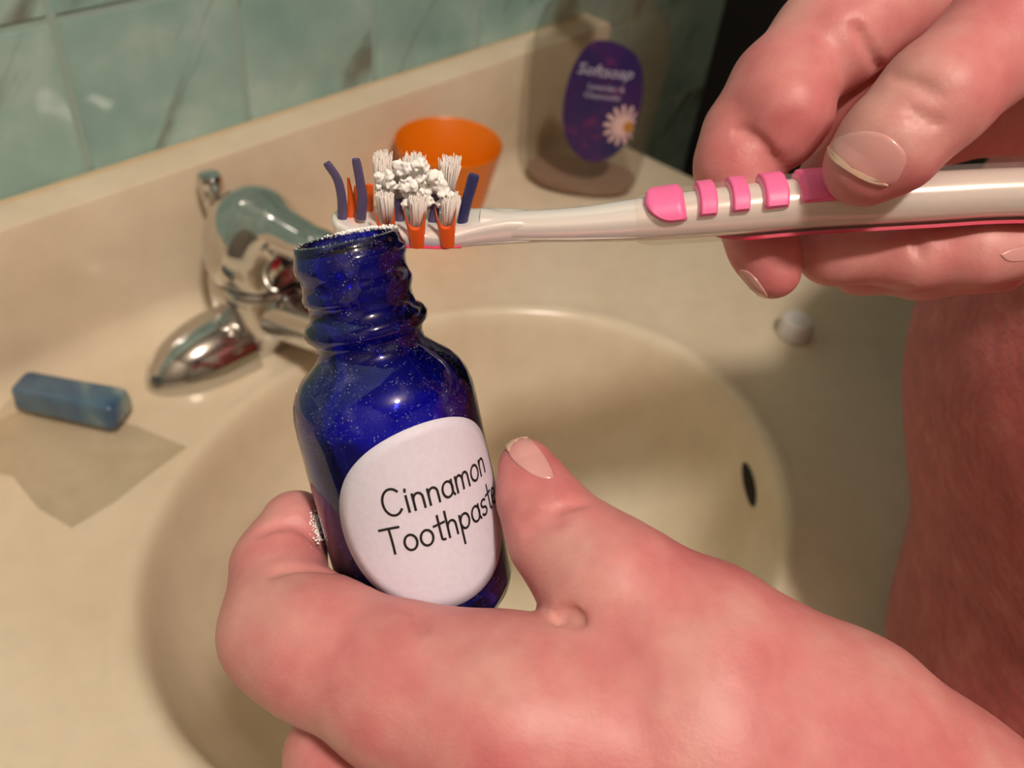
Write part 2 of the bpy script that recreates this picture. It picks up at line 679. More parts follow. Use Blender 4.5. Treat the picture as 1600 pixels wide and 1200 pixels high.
# make sure both surfaces face up
for o_ in (deck, bowl):
    me = o_.data
    up_sum = sum(p.normal.z*p.area for p in me.polygons)
    if up_sum < 0:
        me.flip_normals()
bp = [(0.0, -0.03), (-0.05, -0.03), (-0.05, 0.0002)]
for k_ in range(9):
    a_ = math.radians(90*k_/8)
    bp.append((-0.026-0.02*(1-math.sin(a_)), 0.0002+0.02*(1-math.cos(a_))))
bp += [(-0.026, 0.06), (-0.026, 0.0985), (-0.0251, 0.1006), (-0.0230, 0.1015), (-0.001, 0.1015), (0.0, 0.1005)]
v, f = loft([[(x, y-0.0006, z) for y, z in bp] for x in (VX0, VX1-0.0005)])
mesh('backsplash', v, f, M['marble'], top, True, 35)
box('caulk_line', (VX0, -0.0022, 0.1012), (VX1-0.001, -0.0003, 0.1032), M['caulk'], top, 0.0006, 2)
lathe('drain_ring', [(0, 0.012), (0.001, 0.0215), (0.003, 0.0225), (0.0035, 0.0215), (0.002, 0.0125), (0.002, 0.0)], (SX, SY, -0.1325), (0, 0, 1), M['chrome'], top, close1=False)


def bowl_point(px, py):
    """where the ray of a pixel meets the bowl"""
    dv = RM @ C(px, py, 1.0)
    ss = np.array([q[0] for q in PROF])[::-1]; zz = np.array([q[1] for q in PROF])[::-1]
    g = lambda p: p[2]-np.interp(math.hypot((p[0]-SX)/SA, (p[1]-SY)/SB), ss, zz)
    for t in np.arange(0.3, 0.9, 0.0004):
        p = CAM+dv*t
        if g(p) < 0:
            e = 1e-3
            n = np.array([(g(p+np.eye(3)[i]*e)-g(p-np.eye(3)[i]*e))/(2*e) for i in range(3)])
            return p, n/np.linalg.norm(n)
    return None, None


pa, na = bowl_point(1165, 726)
pb, nb = bowl_point(1180, 788)
pc, nc = bowl_point(1172, 757)
dirv = (pb-pa); hl = np.linalg.norm(dirv)/2; dirv /= np.linalg.norm(dirv)
sd = np.cross(nc, dirv); sd /= np.linalg.norm(sd)
ring0, ring1 = [], []
vv, ff = [], []
for k_ in range(32):
    a_ = 2*math.pi*k_/32
    q = pc+dirv*(hl*1.12*math.cos(a_))+sd*(0.0052*math.sin(a_))+nc*0.0012
    vv.append(q)
for k_ in range(32):
    vv.append(vv[k_]-nc*0.004)
ff = [tuple(range(32))]+[(i, (i+1) % 32, 32+(i+1) % 32, 32+i) for i in range(32)]
mesh('overflow_hole', vv, ff, M['black'], top, False)  # no opening: a near-black oval paints the shade inside the overflow

# cabinet under the top
cab = empty('vanity_cabinet', (-0.28, -0.24, -0.85))
tag(cab, 'brown wooden vanity cabinet under the cream top', 'cabinet')
box('body', (VX0+0.02, -0.44, -0.849), (VX1-0.02, -0.003, -0.138), M['wood'], cab, 0.002)
box('front_rail', (VX0+0.02, -0.455, -0.138), (VX1-0.02, -0.435, -0.0325), M['wood'], cab, 0.002)
for x0, x1 in ((VX0+0.03, -0.285), (-0.275, VX1-0.03)):
    d_ = box('door', (x0, -0.46, -0.74), (x1, -0.441, -0.15), M['wood'], cab, 0.004)
    xm = x1-0.03 if x0 < -0.5 else x0+0.03
    lathe('knob', [(0, 0.005), (0.012, 0.005), (0.016, 0.013), (0.024, 0.012), (0.027, 0.0)], (xm, -0.46, -0.3), (0, -1, 0), M['chrome'], d_, 20, close1=False)

# ------------------------------------------------------------------ faucet
FX, FY = -0.175, -0.078
fau = empty('faucet', (FX, FY, 0))
tag(fau, 'chrome centerset faucet with domed lever handle beside the sink', 'faucet')


def lobe(sgn):
    rings = []
    for t in list(np.linspace(0, 0.9, 14))+[0.94, 0.97, 0.99, 0.9985]:
        k_ = (1-t**2.5)**0.55
        w, h_ = 0.0262*k_+0.0006, 0.0310*k_+0.0006
        x = FX+sgn*(0.0225+0.063*t)
        ring = []
        for a_ in np.linspace(0, math.pi, 18):
            ring.append((x, FY+w*math.cos(a_), 0.0003+h_*math.sin(a_)))
        rings.append(ring)
    v_, f_ = loft(rings)
    return mesh('base_lobe', v_, f_, M['chrome'], fau, True, 50)


lobe(-1); lobe(1)
rings = []
for z, w, l_ in ((0.0002, 0.0215, 0.045), (0.008, 0.0215, 0.045), (0.012, 0.018, 0.042)):
    rings.append([(FX+l_*math.cos(a_), FY+w*math.sin(a_), z) for a_ in np.linspace(0, 2*math.pi, 40, endpoint=False)])
v, f = loft(rings)
mesh('base_plate', v, f, M['chrome'], fau, True, 40)
lathe('body', [(0.0, 0.0215), (0.004, 0.0245), (0.010, 0.0280), (0.018, 0.0302), (0.028, 0.0312), (0.040, 0.0312), (0.047, 0.0306), (0.049, 0.0290)],
      (FX, FY, 0.002), (0, 0, 1), M['chrome'], fau, 64)
# handle: dome plus a lever that rises forward over the spout
AX3 = np.eye(3)
ha = np.array([FX, FY, 0.053])


def handle_fn(P):
    d = ellip(P, np.array([FX, FY, 0.066]), AX3, np.array([0.0318, 0.0318, 0.0400]))
    d = smax(d, 0.0525-P[..., 2], 0.002)
    d = smin(d, rcone(P, np.array([FX, FY-0.010, 0.090]), np.array([FX+0.002, FY-0.060, 0.094]), 0.0150, 0.0120), 0.012)
    d = smin(d, rcone(P, np.array([FX+0.002, FY-0.060, 0.094]), np.array([FX+0.003, FY-0.092, 0.086]), 0.0120, 0.0085), 0.004)
    # scooped front under the lever
    d = smax(d, -ellip(P, np.array([FX, FY-0.046, 0.066]), AX3, np.array([0.0215, 0.022, 0.0165])), 0.004)
    return d


V_, Q_ = surface_nets(handle_fn, (FX-0.04, FY-0.115, 0.045), (FX+0.04, FY+0.04, 0.13), 0.0014)
hd = fast_mesh('handle', V_, Q_, M['chrome'], fau)
lathe('indicator_dot', [(0, 0.0042), (0.0012, 0.0042), (0.0022, 0.003), (0.0026, 0.0)], (FX-0.006, FY-0.0255, 0.072), (-0.30, -0.95, 0.05), M['red'], hd, 20, close1=False)
sp = crom([(FX, FY-0.015, 0.030), (FX+0.001, FY-0.055, 0.040), (FX+0.002, FY-0.10, 0.056), (FX+0.003, FY-0.135, 0.062), (FX+0.003, FY-0.150, 0.056)], 26)
v, f = tube_vf(sp, np.interp(np.linspace(0, 1, 26), [0, 0.3, 0.85, 1], [0.0175, 0.0155, 0.0125, 0.0115]), 24, (1, 0, 0), 1.15)
spo = mesh('spout', v, f, M['chrome'], fau, True, 50)
lathe('aerator', [(0, 0.0095), (0.012, 0.0095), (0.012, 0.008), (0.009, 0.0)], (FX+0.003, FY-0.150, 0.057), (0, -0.25, -1), M['chrome'], spo, 24, close1=False)
rod = lathe('lift_rod', [(0, 0.0042), (0.06, 0.0042), (0.070, 0.0050), (0.080, 0.0068), (0.086, 0.0076), (0.0925, 0.0076), (0.0955, 0.0066), (0.0965, 0.0)],
            (FX-0.002, FY+0.037, 0.004), (0.0, 0.03, 1), M['chrome'], fau, 24, close1=False)

# ------------------------------------------------------------------ orange cup
CX, CY = 0.0005, -0.0662
cup = empty('cup', (CX, CY, 0))
tag(cup, 'orange plastic tumbler standing by the backsplash', 'cup')
lathe('cup_wall', [(0.0004, 0.0), (0.0004, 0.0205), (0.002, 0.0222), (0.04, 0.0315), (0.0765, 0.0390), (0.0775, 0.0395), (0.0785, 0.0390), (0.0775, 0.0380), (0.04, 0.0301), (0.005, 0.0211), (0.004, 0.0)],
      (CX, CY, 0), (0, 0, 1), M['orange'], cup, 64, close0=False, close1=False)

# ------------------------------------------------------------------ soap bottle
BX, BY = 0.150, -0.084
soap = empty('soap_bottle', (BX, BY, 0))
tag(soap, 'clear oval liquid soap bottle with purple flower label', 'soap bottle')
wv_ = np.array([0.60, -0.80, 0.0]); dv_ = np.array([-0.80, -0.60, 0.0])


def soap_w(z):
    return (np.interp(z, [0, 0.004, 0.012, 0.03, 0.09, 0.125, 0.145, 0.158, 0.166, 0.172, 0.19], [0.040, 0.046, 0.049, 0.0505, 0.0545, 0.0545, 0.049, 0.037, 0.024, 0.0165, 0.0165]),
            np.interp(z, [0, 0.004, 0.012, 0.09, 0.125, 0.145, 0.158, 0.166, 0.172, 0.19], [0.024, 0.028, 0.030, 0.031, 0.030, 0.027, 0.022, 0.018, 0.0165, 0.0165]))


def soap_ring(z, off=0.0, n=56):
    w, d = soap_w(z)
    w -= off; d -= off
    ring = []
    for a_ in np.linspace(0, 2*math.pi, n, endpoint=False):
        c_, s_ = math.cos(a_), math.sin(a_)
        ring.append(np.array([BX, BY, z])+wv_*w*math.copysign(abs(c_)**0.85, c_)+dv_*d*math.copysign(abs(s_)**0.85, s_))
    return ring


zs = [0.0003, 0.004, 0.012, 0.03, 0.05, 0.07, 0.09, 0.11, 0.125, 0.136, 0.145, 0.152, 0.158, 0.166, 0.172, 0.19]
v, f = loft([soap_ring(z) for z in zs])
mesh('bottle_shell', v, f, M['soapclear'], soap, True, 60)
v, f = loft([[p+np.array([0, 0, 0.0025 if z < 0.002 else 0]) for p in soap_ring(z, 0.0015)] for z in (0.0008, 0.004, 0.009, 0.0105)])
M['soapliq'] = mat('soap_remains', lin(176, 144, 128), 0.15)
mesh('soap_remains', v, f, M['soapliq'], soap, True, 60)
pump = lathe('pump_collar', [(0, 0.0175), (0.018, 0.0175), (0.020, 0.012), (0.034, 0.006), (0.05, 0.006)], (BX, BY, 0.191), (0, 0, 1), M['capw'], soap, 32)
v, f = tube_vf(crom([(BX, BY, 0.238), (BX-0.01, BY-0.008, 0.242), (BX-0.035, BY-0.026, 0.240), (BX-0.042, BY-0.031, 0.234)], 14), 0.0065, 12, (0, 0, 1))
mesh('pump_nozzle', v, f, M['capw'], pump)


def soap_front(a, z, off=0.0005):
    """point on the front face: a metres sideways, z height"""
    w, d = soap_w(z)
    s_ = min(abs(a)/w, 0.999)
    t_ = (1-s_**(2/0.85))**(0.85/2)
    return np.array([BX, BY, z])+wv_*a+dv_*(d*t_+off)


def soap_patch(name, poly, m, off, parent):
    """flat print on the curved front: fan of rings from the outline"""
    poly = np.array(poly)
    c_ = poly.mean(0)
    rings = []
    for s_ in (1.0, 0.75, 0.5, 0.25, 0.02):
        rings.append([soap_front(*(c_+(q-c_)*s_), off) for q in poly])
    v_, f_ = loft(rings, cap=False)
    f_.append(tuple(range(len(v_)-len(poly), len(v_))))
    return mesh(name, v_, f_, m, parent, True)


LZ, LA = 0.088, 0.006
lab = [(LA+0.0305*math.cos(a_)*(1-0.06*math.sin(a_)), LZ+0.051*math.sin(a_)+(0.004*math.sin(3*a_+0.4) if math.sin(a_) > 0 else 0)) for a_ in np.linspace(0, 2*math.pi, 60, endpoint=False)]
sl = soap_patch('front_label', lab, M['floral'], 0.0006, soap)
fl_c = (LA+0.019, LZ-0.017)
dz = []
for i in range(13):
    a0 = 2*math.pi*i/13
    for s_, r_ in ((0, 0.006), (0.14, 0.0145), (0.24, 0.0155), (0.34, 0.0145)):
        dz.append((min(fl_c[0]+r_*math.cos(a0+s_*1.0), LA+0.0285), fl_c[1]+r_*1.15*math.sin(a0+s_*1.0)))
soap_patch('daisy_print', dz, M['petal'], 0.0009, sl)
soap_patch('daisy_centre', [(fl_c[0]+0.005+0.0042*math.cos(a_), fl_c[1]-0.001+0.005*math.sin(a_)) for a_ in np.linspace(0, 2*math.pi, 20, endpoint=False)], M['yolk'], 0.0012, sl)


def text_pts(body, size, shear=0.0):
    cu = bpy.data.curves.new('t', 'FONT')
    cu.body = body
    cu.size = size
    cu.align_x = 'CENTER'
    cu.shear = shear
    cu.resolution_u = 2
    o_ = bpy.data.objects.new('t', cu)
    col.objects.link(o_)
    bpy.context.view_layer.update()
    me = bpy.data.meshes.new_from_object(o_.evaluated_get(bpy.context.evaluated_depsgraph_get()))
    V1 = [tuple(q.co) for q in me.vertices]
    F1 = [tuple(p.vertices) for p in me.polygons]
    bpy.data.objects.remove(o_)
    bpy.data.meshes.remove(me)
    return V1, F1


for body, sz, z0, sh, a0 in (('Softsoap', 0.0125, LZ+0.021, 0.25, -0.002), ('Lavender &', 0.0062, LZ+0.0105, 0.0, 0.001), ('Chamomile', 0.0062, LZ+0.0035, 0.0, -0.001)):
    V1, F1 = text_pts(body, sz, sh)
    mesh('print_text', [soap_front(LA+a0+x, z0+y, 0.0010) for x, y, _ in V1], F1, M['print'], sl, False)

# ------------------------------------------------------------------ white cap on the counter
cp = on_plane(1238, 524, 0.0)
cap = empty('bottle_cap', (cp[0], cp[1], 0))
tag(cap, 'small white ribbed screw cap standing on the counter', 'cap')
cring = []
capprof = [(0.0004, 0.0113), (0.0010, 0.0119), (0.0115, 0.0117), (0.0142, 0.0110), (0.0153, 0.0098)]
v, f = [], []
nn = 72
for h_, r_ in capprof:
    for k_ in range(nn):
        rr = r_+(0.00022 if k_ % 2 and h_ < 0.012 else 0)
        v.append((cp[0]+rr*math.cos(2*math.pi*k_/nn), cp[1]+rr*math.sin(2*math.pi*k_/nn), h_))
for i in range(len(capprof)-1):
    for k_ in range(nn):
        f.append((i*nn+k_, i*nn+(k_+1) % nn, (i+1)*nn+(k_+1) % nn, (i+1)*nn+k_))
f.append(tuple(range(nn))[::-1])
f.append(tuple(range((len(capprof)-1)*nn, len(capprof)*nn)))
mesh('cap_shell', v, f, M['capw'], cap, True, 30)

# ------------------------------------------------------------------ clear bag and blue block
outline = [(-70, 600), (8, 545), (40, 552), (62, 600), (150, 650), (215, 668), (292, 700), (240, 738), (180, 785), (112, 826), (60, 795), (20, 745), (-30, 735), (-80, 720)]
op = np.array([on_plane(x, y)[:2] for x, y in outline])
oc = op.mean(0)
bag_top, rings = [], []
dense = np.concatenate([op[i]+(op[(i+1) % len(op)]-op[i])*np.linspace(0, 1, 9, endpoint=False)[:, None] for i in range(len(op))])
from mathutils import noise as mnoise
for s_ in (1.0, 0.97, 0.9, 0.8, 0.68, 0.55, 0.42, 0.28, 0.14, 0.02):
    ring = []
    for q in dense:
        x, y = oc+(q-oc)*s_
        n_ = mnoise.noise(Vector((x*42, y*42, 0)))+0.5*mnoise.noise(Vector((x*95, y*60, 3)))
        ring.append((x, y, 0.0010+max(0.0, 0.0018+0.0030*n_)*(1-s_**4)+0.0005*abs(n_)))
    rings.append(ring)
under = [[(x, y, 0.0004) for x, y, z in r_] for r_ in (rings[-1], rings[5], rings[0])]
v, f = loft(under+rings, cap=True)
bag = mesh('plastic_bag', v, f, M['bag'], None)
tag(bag, 'clear crumpled plastic bag lying flat on the counter', 'bag')
pA, pB = on_plane(28, 652)[:2], on_plane(186, 684)[:2]
ex = pB-pA; Lb = np.linalg.norm(ex); ex /= Lb
ey = np.array([-ex[1], ex[0]])
rings = []
BZ = 0.0052
for t, sc in ((0.0, 0.80), (0.02, 0.93), (0.06, 1.0), (0.5, 1.03), (0.94, 1.08), (0.98, 1.0), (1.0, 0.86)):
    ring = []
    for a_ in np.linspace(0, 2*math.pi, 28, endpoint=False):
        c_, s_ = math.cos(a_), math.sin(a_)
        yy = 0.0105*sc*math.copysign(abs(c_)**0.35, c_); zz = 0.0080*sc*math.copysign(abs(s_)**0.35, s_)
        if zz > 0: yy *= 0.88
        q = pA+ex*(Lb*t)+ey*(yy+0.0095)
        ring.append((q[0], q[1], BZ+0.0085+zz))
    rings.append(ring)
v, f = loft(rings)
blk = mesh('plastic_block', v, f, M['block'], None, True, 50)
tag(blk, 'small blue oblong block with rounded edges on the clear bag', 'block')

# ------------------------------------------------------------------ cobalt bottle (built in camera space, then turned to world)
BT = C(540, 371, 0.1655)
bdn = np.array([0.18, -0.94, 0.29]); bdn /= np.linalg.norm(bdn)
bup = -bdn
bm_ = BT+bdn*0.045
be1 = -bm_/np.linalg.norm(bm_); be1 -= bup*(be1@bup); be1 /= np.linalg.norm(be1)     # toward the viewer
be2 = np.cross(be1, bup)
if be2[0] < 0: be2 = -be2                                                             # to the right
BR, BH = 0.0184, 0.0805
wa = RM@bdn; we1 = RM@be1; we2 = RM@be2
bot = empty('glass_bottle', W(BT+bdn*BH))
tag(bot, 'small cobalt blue glass bottle with white Cinnamon Toothpaste label', 'bottle')
SN = 1.035
outer = [(0.0014, 0.0086), (0.0004, 0.0088), (0.0, 0.0092), (0.0003, 0.0097), (0.0012, 0.0099), (0.0022, 0.0101), (0.0034, 0.0106), (0.0046, 0.0106),
         (0.0056, 0.0101), (0.0072, 0.0099), (0.0086, 0.0101), (0.0096, 0.0105), (0.0106, 0.0104), (0.0114, 0.0099), (0.0126, 0.0098), (0.0146, 0.0101),
         (0.0154, 0.0112), (0.0166, 0.0119), (0.0179, 0.0116), (0.0189, 0.0106), (0.0200, 0.0102), (0.0218, 0.0103), (0.0229, 0.0112), (0.0242, 0.0130),
         (0.0258, 0.0150), (0.0276, 0.0165), (0.0298, 0.0176), (0.0325, 0.01825), (0.036, BR), (0.05, BR), (0.062, BR), (0.0750, BR), (0.0779, 0.0175), (0.0797, 0.0161), (0.0805, 0.0144), (0.0800, 0.010), (0.0790, 0.004), (0.0788, 0.0)]
outer = [(h_, r_*(SN if h_ < 0.0235 else 1.0)) for h_, r_ in outer]
inner = [(0.0768, 0.0), (0.0768, 0.012), (0.0755, 0.0150), (0.0725, 0.0160), (0.038, 0.0160), (0.033, 0.0156), (0.029, 0.0140), (0.0255, 0.0108), (0.0225, 0.0084), (0.0195, 0.0078), (0.0150, 0.0077), (0.003, 0.0078), (0.0014, 0.0082)]
org = W(BT)
v, f = [], []
prof = list(reversed(outer))+list(reversed(inner))
n_ = 96
for h_, r_ in prof:
    for t in np.linspace(0, 2*math.pi, n_, endpoint=False):
        hh = h_
        if 0.0028 < h_ < 0.0112 and r_ > 0.0098:         # the thread climbs around the neck
            hh = h_+0.0016*(t/(2*math.pi)-0.5)*1.0
        v.append(org+wa*hh+(we1*math.cos(t)+we2*math.sin(t))*r_)
for i in range(len(prof)-1):
    if abs(prof[i][1]) < 1e-9 and abs(prof[i+1][1]) < 1e-9: continue
    for j in range(n_):
        k_ = (j+1) % n_
        f.append((i*n_+j, i*n_+k_, (i+1)*n_+k_, (i+1)*n_+j))
me = bpy.data.meshes.new('bottle_glass')
me.from_pydata([tuple(map(float, p)) for p in v], [], f)
bmm = bmesh.new(); bmm.from_mesh(me)
bmesh.ops.remove_doubles(bmm, verts=bmm.verts, dist=1e-6)
bmesh.ops.recalc_face_normals(bmm, faces=bmm.faces)
bmm.to_mesh(me); bmm.free()
link('bottle_glass', me, M['cobalt'], bot)
# the toothpaste inside
FILL = 0.036
v, f = lathe_vf([(FILL, 0.0), (FILL-0.001, 0.008), (FILL, 0.0156), (0.072, 0.0156), (0.075, 0.0146), (0.0764, 0.0118), (0.0764, 0.0)], org, wa, we1, we2, 64, False, False)
mesh('toothpaste_fill', v, f, M['powder'], bot, True, 40)


def on_bottle(arc, h_, off):
    """arc metres around the body from the viewer's side, h_ below the lip"""
    ph = arc/BR
    return org+wa*h_+(we1*math.cos(ph)+we2*math.sin(ph))*(BR+off)


LC, LH, LRA, LRH = 0.0054, 0.0530, 0.0203, 0.0190
rings = []
for s_ in np.linspace(1.0, 0.01, 9):
    rings.append([on_bottle(LC+LRA*s_*math.cos(a_), LH+LRH*s_*math.sin(a_), 0.00016) for a_ in np.linspace(0, 2*math.pi, 90, endpoint=False)])
edge = [on_bottle(LC+LRA*math.cos(a_), LH+LRH*math.sin(a_), 0.0) for a_ in np.linspace(0, 2*math.pi, 90, endpoint=False)]
v, f = loft([edge]+rings, cap=False)
f.append(tuple(range(len(v)-90, len(v))))
label = mesh('paper_label', v, f, M['paper'], bot)


def arc_pts(cx, cy, rx, ry, a0, a1, n=14):
    return [(cx+rx*math.cos(math.radians(a)), cy+ry*math.sin(math.radians(a))) for a in np.linspace(a0, a1, n)]


# hand lettering: strokes in units of x-height (baseline 0, x-height 1, capital 1.65)
GL = {
    'C': (1.35, [arc_pts(0.72, 0.82, 0.62, 0.85, 48, 318, 20)]),
    'T': (1.25, [[(0.0, 1.62), (0.6, 1.66), (1.25, 1.66)], [(0.62, 1.64), (0.66, 0.8), (0.66, 0.0)]]),
    'i': (0.42, [[(0.2, 1.0), (0.22, 0.0)], [(0.2, 1.32), (0.22, 1.42)]]),
    'n': (0.95, [[(0.12, 1.0), (0.14, 0.0)], [(0.14, 0.62)]+arc_pts(0.45, 0.62, 0.31, 0.38, 165, 0, 10)+[(0.78, 0.0)]]),
    'm': (1.38, [[(0.12, 1.0), (0.14, 0.0)], [(0.14, 0.62)]+arc_pts(0.41, 0.64, 0.26, 0.36, 165, 0, 10)+[(0.67, 0.05)], [(0.67, 0.62)]+arc_pts(0.94, 0.64, 0.26, 0.36, 165, 0, 10)+[(1.22, 0.0)]]),
    'a': (0.98, [arc_pts(0.47, 0.5, 0.38, 0.5, 30, 390, 22), [(0.82, 0.98), (0.82, 0.25), (0.92, 0.0)]]),
    'o': (1.0, [arc_pts(0.5, 0.5, 0.4, 0.5, 90, 450, 22)]),
    't': (0.72, [[(0.36, 1.62), (0.38, 0.3), (0.42, 0.05), (0.58, 0.0)], [(0.02, 1.05), (0.72, 1.1)]]),
    'h': (0.92, [[(0.12, 1.7), (0.14, 0.0)], [(0.14, 0.6)]+arc_pts(0.44, 0.62, 0.30, 0.38, 165, 0, 10)+[(0.76, 0.0)]]),
    'p': (1.0, [[(0.12, 1.0), (0.15, -0.85)], arc_pts(0.5, 0.52, 0.36, 0.48, 165, -165, 20)]),
    's': (0.78, [arc_pts(0.4, 0.76, 0.27, 0.24, 40, 250, 12)+arc_pts(0.38, 0.25, 0.29, 0.26, 75, -150, 12)]),
    'e': (0.92, [[(0.1, 0.5), (0.8, 0.56)]+arc_pts(0.46, 0.5, 0.36, 0.5, 8, 310, 20)]),
}


def write(word, a0, h0, xh, slope, wscale, fade):
    """handwritten word wrapped around the bottle, one mesh per letter"""
    x = 0.0
    for ch in word:
        adv, strokes = GL[ch]
        vv_, ff_ = [], []
        for st in strokes:
            P = crom(st, max(6, len(st)*3)) if len(st) > 2 else np.array(st)
            if len(st) == 2: P = np.array([st[0], ((st[0][0]+st[1][0])/2, (st[0][1]+st[1][1])/2), st[1]])
            for i, p in enumerate(P):
                t = P[min(i+1, len(P)-1)]-P[max(i-1, 0)]
                t = t/(np.linalg.norm(t)+1e-9)
                nrm = np.array([-t[1], t[0]])
                hw = 0.082
                if i == 0: p = p-t*hw
                if i == len(P)-1: p = p+t*hw
                for sg in (-1, 1):
                    q = p+nrm*hw*sg
                    ar = a0+(x+q[0])*xh*wscale
                    vv_.append(on_bottle(ar, h0-q[1]*xh+slope*(ar-a0), 0.00024))
                if i:
                    b_ = len(vv_)
                    ff_.append((b_-4, b_-3, b_-1, b_-2))
        mesh('letter_'+ch.lower(), vv_, ff_, M['ink'], label, False)
        x += adv+0.06
    return x


write('Cinnamon', -0.0050, 0.0500, 0.00315, -0.02, 0.93, 0)
write('Toothpaste', -0.0066, 0.0578, 0.00315, -0.02, 0.93, 0)

# powder on the lip
pts = []
for k_ in range(420):
    t = math.radians(random.gauss(150, 22) if k_ % 5 else random.uniform(0, 360))
    sz_ = random.uniform(0.00008, 0.00036) if k_ % 5 else random.uniform(0.00005, 0.00012)
    pts.append((t, 0.0093+random.gauss(0, 0.0005), -0.0000+random.uniform(-0.00025, 0.0003), sz_))
vv_, ff_ = [], []
ico = bmesh.new(); bmesh.ops.create_icosphere(ico, subdivisions=1, radius=1.0)
iv = [tuple(q.co) for q in ico.verts]; iff = [tuple(q.index for q in p.verts) for p in ico.faces]
ico.free()
for t, r_, h_, s_ in pts:
    c_ = org+wa*h_+(we1*math.cos(t)+we2*math.sin(t))*r_
    b_ = len(vv_)
    for q in iv:
        vv_.append(c_+np.array(q)*s_*random.uniform(0.75, 1.25))
    ff_ += [tuple(i+b_ for i in p) for p in iff]
po = mesh('powder_residue', vv_, ff_, M['powder'], bot, True)
tag(po, kind='stuff')

# ------------------------------------------------------------------ toothbrush
# path of the handle: pixel, depth, half height (m)
TB = [(752, 352, 0.1880, 0.0036), (800, 354, 0.1876, 0.00325), (900, 351, 0.1866, 0.0036), (1000, 343, 0.1856, 0.0044), (1060, 337, 0.1850, 0.0047),
      (1150, 328, 0.1840, 0.0050), (1250, 318, 0.1830, 0.0051), (1350, 312, 0.1822, 0.0051), (1450, 307, 0.1815, 0.0050), (1600, 300, 0.1802, 0.0049), (1850, 300, 0.179, 0.0055), (1980, 305, 0.1785, 0.0048)]
path = np.array([list(WP(x, y, d))+[r] for x, y, d, r in TB])
brush = empty('toothbrush', WP(1250, 340, 0.183))
tag(brush, 'pearl white toothbrush with pink grip pads and mixed bristles held in the fingers', 'toothbrush')
PT = crom(path, 120)
UP = np.array([0, 0, 1.0])


def b_frame(i):
    t = PT[min(i+1, 119), :3]-PT[max(i-1, 0), :3]
    a_ = t/np.linalg.norm(t)
    u_ = UP-a_*(UP@a_); u_ /= np.linalg.norm(u_)
    w_ = np.cross(a_, u_)                              # toward/away from the viewer
    if w_@fw > 0: w_ = -w_                             # w_ toward the viewer
    return PT[i, :3], a_, u_, w_, PT[i, 3]


def b_pt(i, ang, off=0.0, sq=0.9):
    """surface point: ang from the top (0) toward the viewer (90 deg)"""
    i0 = int(min(max(math.floor(i), 0), 118)); fr = i-i0
    out = []
    for q in (i0, i0+1):
        p, a_, u_, w_, r_ = b_frame(q)
        c_, s_ = math.cos(ang), math.sin(ang)
        out.append(p+u_*((r_+off)*math.copysign(abs(c_)**sq, c_))+w_*((r_*1.0+off)*math.copysign(abs(s_)**sq, s_)))
    return out[0]*(1-fr)+out[1]*fr


def px_index(x):
    """path index under a pixel column"""
    c_ = (PT[:, :3]-CAM)@RM
    return float(np.interp(x, 800+FPX*c_[:, 0]/c_[:, 2], np.arange(120)))


AN = np.linspace(0, 2*math.pi, 32, endpoint=False)
v, f = loft([[b_pt(i, a_) for a_ in AN] for i in range(120)])
hnd = mesh('handle', v, f, M['pearl'], brush, True, 60)
# clear overmould along the grip
i0 = px_index(992)
rings = []
for t in np.linspace(0, 1, 60):
    i = i0+(119-i0)*t
    k_ = min(1.0, t/0.05)**0.5*min(1, (1-t)/0.02+0.3)
    rings.append([b_pt(i, a_, 0.0002+0.0009*k_) for a_ in AN])
v, f = loft(rings)
mesh('clear_overmould', v, f, M['clear'], brush, True, 60)
# crimson strip along the underside
rings = []
for t in np.linspace(0, 1, 50):
    i = px_index(1120)+(117-px_index(1120))*t
    k_ = min(1, t/0.1, (1-t)/0.1+0.2)
    ring = [b_pt(i, math.radians(180-x), 0.0013) for x in np.linspace(-38*k_, 38*k_, 12)]+[b_pt(i, math.radians(180-x), 0.0006) for x in np.linspace(38*k_, -38*k_, 12)]
    rings.append(ring)
v, f = loft(rings)
mesh('underside_strip', v, f, M['crimson'], brush, True, 50)


def pad(x0, x1, a0, a1, tear=False, slant=5):
    ia, ib = px_index(x0), px_index(x1)
    nI, nJ = 16, 16
    rings = []
    for k_ in range(nI+1):
        t = k_/nI
        ring = []
        e = 1.0
        if tear:
            e = math.sqrt(max(0.0, 1-(1-min(1, t/0.7+0.004))**2))
        edge_ = min(1.0, t/0.12, (1-t)/0.12)
        lift = 0.0008+0.0010*math.sqrt(max(edge_, 0.0))
        am, ah = (a0+a1)/2, (a1-a0)/2*e
        for j in range(nJ+1):
            u_ = -1+2*j/nJ
            ej = min(1.0, (1-abs(u_))/0.12)
            rr = 1.0
            if abs(t-0.5) > 0.38: rr = 1-0.12*((abs(t-0.5)-0.38)/0.12)**2
            ii = ia+(ib-ia)*t+(px_index(x0+slant)-ia)*(1-u_*u_)*0.6
            ring.append(b_pt(ii, math.radians(am+ah*u_*rr), 0.0008+(lift-0.0008)*math.sqrt(max(ej, 0))))
        for j in range(nJ, -1, -1):
            u_ = -1+2*j/nJ
            ii = ia+(ib-ia)*t+(px_index(x0+slant)-ia)*(1-u_*u_)*0.6
            ring.append(b_pt(ii, math.radians(am+ah*u_), 0.0001))
        rings.append(ring)
    v_, f_ = loft(rings)
    return mesh('grip_pad', v_, f_, M['pink'], brush, True, 50)


pad(1006, 1068, -40, 74, True, -2)
pad(1086, 1114, -45, 68)
pad(1135, 1163, -45, 66)
pad(1184, 1222, -45, 66)
pad(1240, 1292, -45, 60)
pad(1308, 1350, -45, 60)
